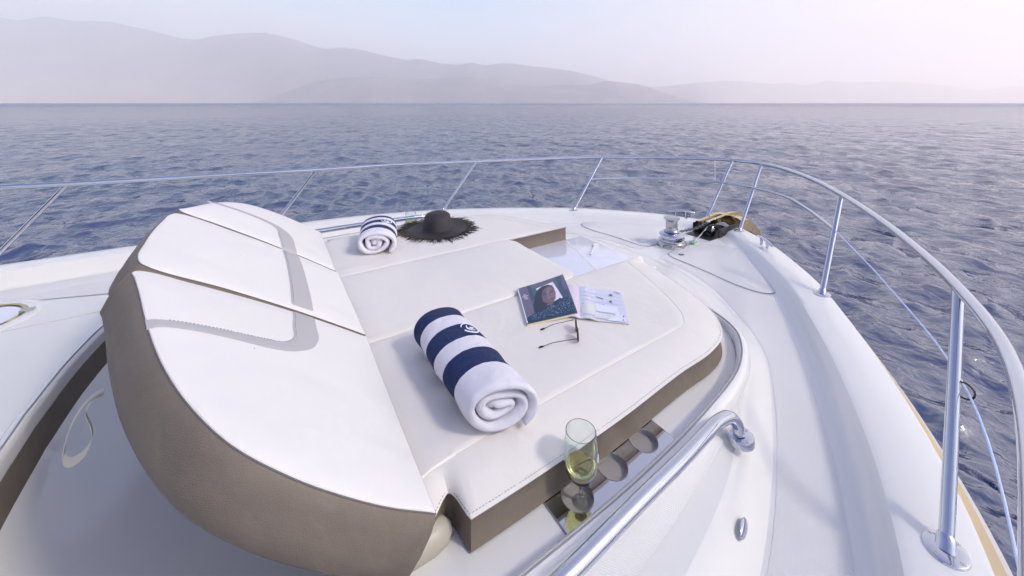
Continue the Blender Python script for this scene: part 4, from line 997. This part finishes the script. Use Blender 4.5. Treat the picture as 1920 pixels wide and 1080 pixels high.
    for k in range(330):
        u = rr.uniform(.1, .96); v = rr.uniform(.03, .35)
        if v > .12 + .25 * u * 1.0: continue
        kk = len(mb.f); s_ = rr.uniform(.003, .0065); P4 = [P(u - s_, v, .0003 + .00016 * lv[0]), P(u, v - s_, .0003 + .00016 * lv[0]), P(u + s_, v, .0003 + .00016 * lv[0]), P(u, v + s_, .0003 + .00016 * lv[0])]
        mb.add([wz(p) for p in P4], [(0, 1, 2, 3)], 8)
    for j, (a, b) in enumerate(((.075, .135), (.05, .16), (.075, .15), (.095, .15))):      # four short centred lines of small type
        v = .74 - j * .042; u = a
        while u < b:
            w_ = rr.uniform(.008, .014); mb.add([wz(P(x_, y_, .0009)) for x_, y_ in ((u, v), (u + w_, v), (u + w_, v + .022), (u, v + .022))], [(0, 1, 2, 3)], 9); u += w_ + .005
    pt('spine', [(-.003, .0), (.018, .0), (.018, 1), (-.003, 1)])
    under(mb.build('cover', mats, None, smooth=True, fix=False), root)
magazine()
def open_mag():
    root = empty('magazine', (1.35, -.6, EYE + ZT)); tag(root, 'open magazine lying face up, pale page showing right of the blue cover', 'magazine')
    # spine line and page corners on the cushion
    S0, S1 = V(1.177, -.69, -.9435), V(1.373, -.467, -.9425); Rb, Rt = V(1.324, -.83, -.9435), V(1.516, -.62, -.9425)
    Lb = S0 * 2 - Rb + V(.03, 0, 0); Lt = S1 * 2 - Rt + V(.03, 0, 0)
    for side, (B_, T_), nm, base_ in ((1, (Rb, Rt), 'right_page', 'page'), (-1, (Lb, Lt), 'left_page', 'pink')):
        def P(u, v, lift=0):
            a = S0.lerp(B_, u); b = S1.lerp(T_, u); return a.lerp(b, v) + V(0, 0, .003 + .009 * math.exp(-((u - .16) / .14) ** 2) * (1 - .3 * v) + .0015 * math.sin(v * 6) * u + lift) 
        n = 16; vs = []; fs = []
        mats = [CM[base_], CM['grey'], CM['green'], CM['cream'], CM['paler'], CM['white'], CM['pink']]; mb = MB()
        for i in range(n + 1):
            for j in range(n + 1): vs.append(wz(P(i / n, j / n)))
        for i in range(n):
            for j in range(n): a = i * (n + 1) + j; fs.append((a, a + n + 1, a + n + 2, a + 1))
        mb.add(vs, fs, 0)
        e = [(u / n, 0) for u in range(n)] + [(1, v / n) for v in range(n)] + [(1 - u / n, 1) for u in range(n)] + [(0, 1 - v / n) for v in range(n)]
        q = MB(); loft(q, [[P(u, v, -.0035) if True else 0 for u, v in e], [P(u, v, -.0002) for u, v in e]], closed=True)
        if side > 0:
            lv = [0]
            def pt(mi, poly):
                lv[0] += 1; cu = sum(p[0] for p in poly) / len(poly); cv = sum(p[1] for p in poly) / len(poly); dense = []
                for i in range(len(poly)):
                    a, b = poly[i], poly[(i + 1) % len(poly)]; m_ = max(1, int(math.hypot(a[0] - b[0], a[1] - b[1]) / .05))
                    for j in range(m_): dense.append((a[0] + (b[0] - a[0]) * j / m_, a[1] + (b[1] - a[1]) * j / m_))
                loft(mb, [[P(cu + (p[0] - cu) * t, cv + (p[1] - cv) * t, .0003 + .00013 * lv[0]) for p in dense] for t in np.linspace(1, .01, 6)], closed=True, mi=mi)
            for j in range(4): v = .80 - j * .13; pt(1, [(.03, v), (.96, v - .02), (.96, v - .008), (.03, v + .012)])      # wall shelves with small objects
            for u, v in ((.14, .84), (.33, .84), (.30, .70), (.55, .58), (.20, .57)): pt(4, [(u, v), (u + .06, v), (u + .06, v + .07), (u, v + .07)])
            pt(2, [(.70, .80), (.78, .80), (.77, .86), (.71, .86)]); pt(2, [(.40, .70), (.55, .66), (.55, .68), (.40, .72)]); pt(2, [(.68, .57), (.74, .57), (.73, .63), (.69, .63)]); pt(2, [(.50, .46), (.58, .45), (.54, .48)])
            pt(4, [(.36, .25), (.84, .22), (.84, .44), (.36, .47)]); pt(3, [(.03, .10), (.34, .10), (.36, .42), (.12, .44), (.03, .30)]); pt(3, [(.3, .06), (.9, .06), (.9, .18), (.3, .2)])
            pt(5, [(.55, .02), (.96, .02), (.97, .16), (.86, .20), (.78, .12), (.66, .12)]); pt(5, [(.74, .12), (.92, .14), (.90, .22), (.76, .22)]); pt(2, [(.90, .15), (.94, .14), (.93, .20)]); pt(2, [(.88, .06), (.92, .05), (.91, .09)]); pt(6, [(.84, .93), (.97, .92), (.97, .97), (.84, .98)])
        under(mb.build(nm, mats, None, fix=False), root); under(q.build('page_edges', M['pages'], None), root)
open_mag()

# ------------------------------------------------------------------ sunglasses
sg_ = empty('sunglasses', (1.02, -.74, EYE + ZT)); tag(sg_, 'dark rimmed sunglasses with open temples, standing on the cushion beside the magazines', 'sunglasses')
A0, A1 = V(1.125, -.708, -.925), V(1.045, -.815, -.925)       # the two hinges
fx = (A1 - A0).normalized(); fn = V(-fx.y, fx.x, 0); 
if fn.x < 0: fn = -fn
for k, cc in enumerate((.30, .76)):
    c_ = A0.lerp(A1, .27 if k == 0 else .77) + V(0, 0, .004) + fn * .004
    mb = MB(); pts = [c_ + fx * (.0265 * math.cos(t)) + V(0, 0, .0225 * math.sin(t)) for t in np.linspace(0, 6.2832, 33)[:-1]]; tube(mb, pts, .0019, 8, closed=True); under(mb.build('rim', M['frame'], None), sg_)
    mb = MB(); loft(mb, [[c_ + (p - c_) * t + fn * (.0015 * (1 - t * t)) for p in pts] for t in (1, .7, .4, .01)], closed=True); under(mb.build('lens', M['lens'], None), sg_)
mb = MB(); c1 = A0.lerp(A1, .5) + fn * .006 + V(0, 0, .008); tube(mb, [c1 - fx * .012, c1 + V(0, 0, .003), c1 + fx * .012], .0015, 8); under(mb.build('bridge', M['frame'], None), sg_)
for a, tip in ((A0, V(.985, -.655, -.945)), (A1, V(.908, -.745, -.945))):
    mb = MB(); b1 = a.lerp(tip, .66) + V(0, 0, .009); tube(mb, catmull([a + V(0, 0, .006), a.lerp(tip, .3) + V(0, 0, .008), b1, a.lerp(tip, .85) + V(0, 0, .004), tip + V(0, 0, .002)], 6), [.0013] * 19 + [.0022, .003, .0034, .0034, .0032, .0024], 8); under(mb.build('temple', M['frame'], None), sg_)

# ------------------------------------------------------------------ the air: haze over the whole bay
mb = MB(); z0, z1, e = -8, 4300, 36000
mb.add([(x, y, z) for z in (z0, z1) for x, y in ((-e, -e), (e, -e), (e, e), (-e, e))], [(0, 3, 2, 1), (4, 5, 6, 7), (0, 1, 5, 4), (1, 2, 6, 5), (2, 3, 7, 6), (3, 0, 4, 7)])
hm = bpy.data.materials.new('haze'); hm.use_nodes = True; t = hm.node_tree; t.nodes.clear(); o = t.nodes.new('ShaderNodeOutputMaterial'); v = t.nodes.new('ShaderNodeVolumePrincipled')
v.inputs['Color'].default_value = (1, .985, 1, 1); v.inputs['Density'].default_value = .000095; v.inputs['Anisotropy'].default_value = .8; t.links.new(v.outputs[0], o.inputs['Volume'])
hz = mb.build('haze', hm, None, smooth=False); tag(hz, kind='stuff')
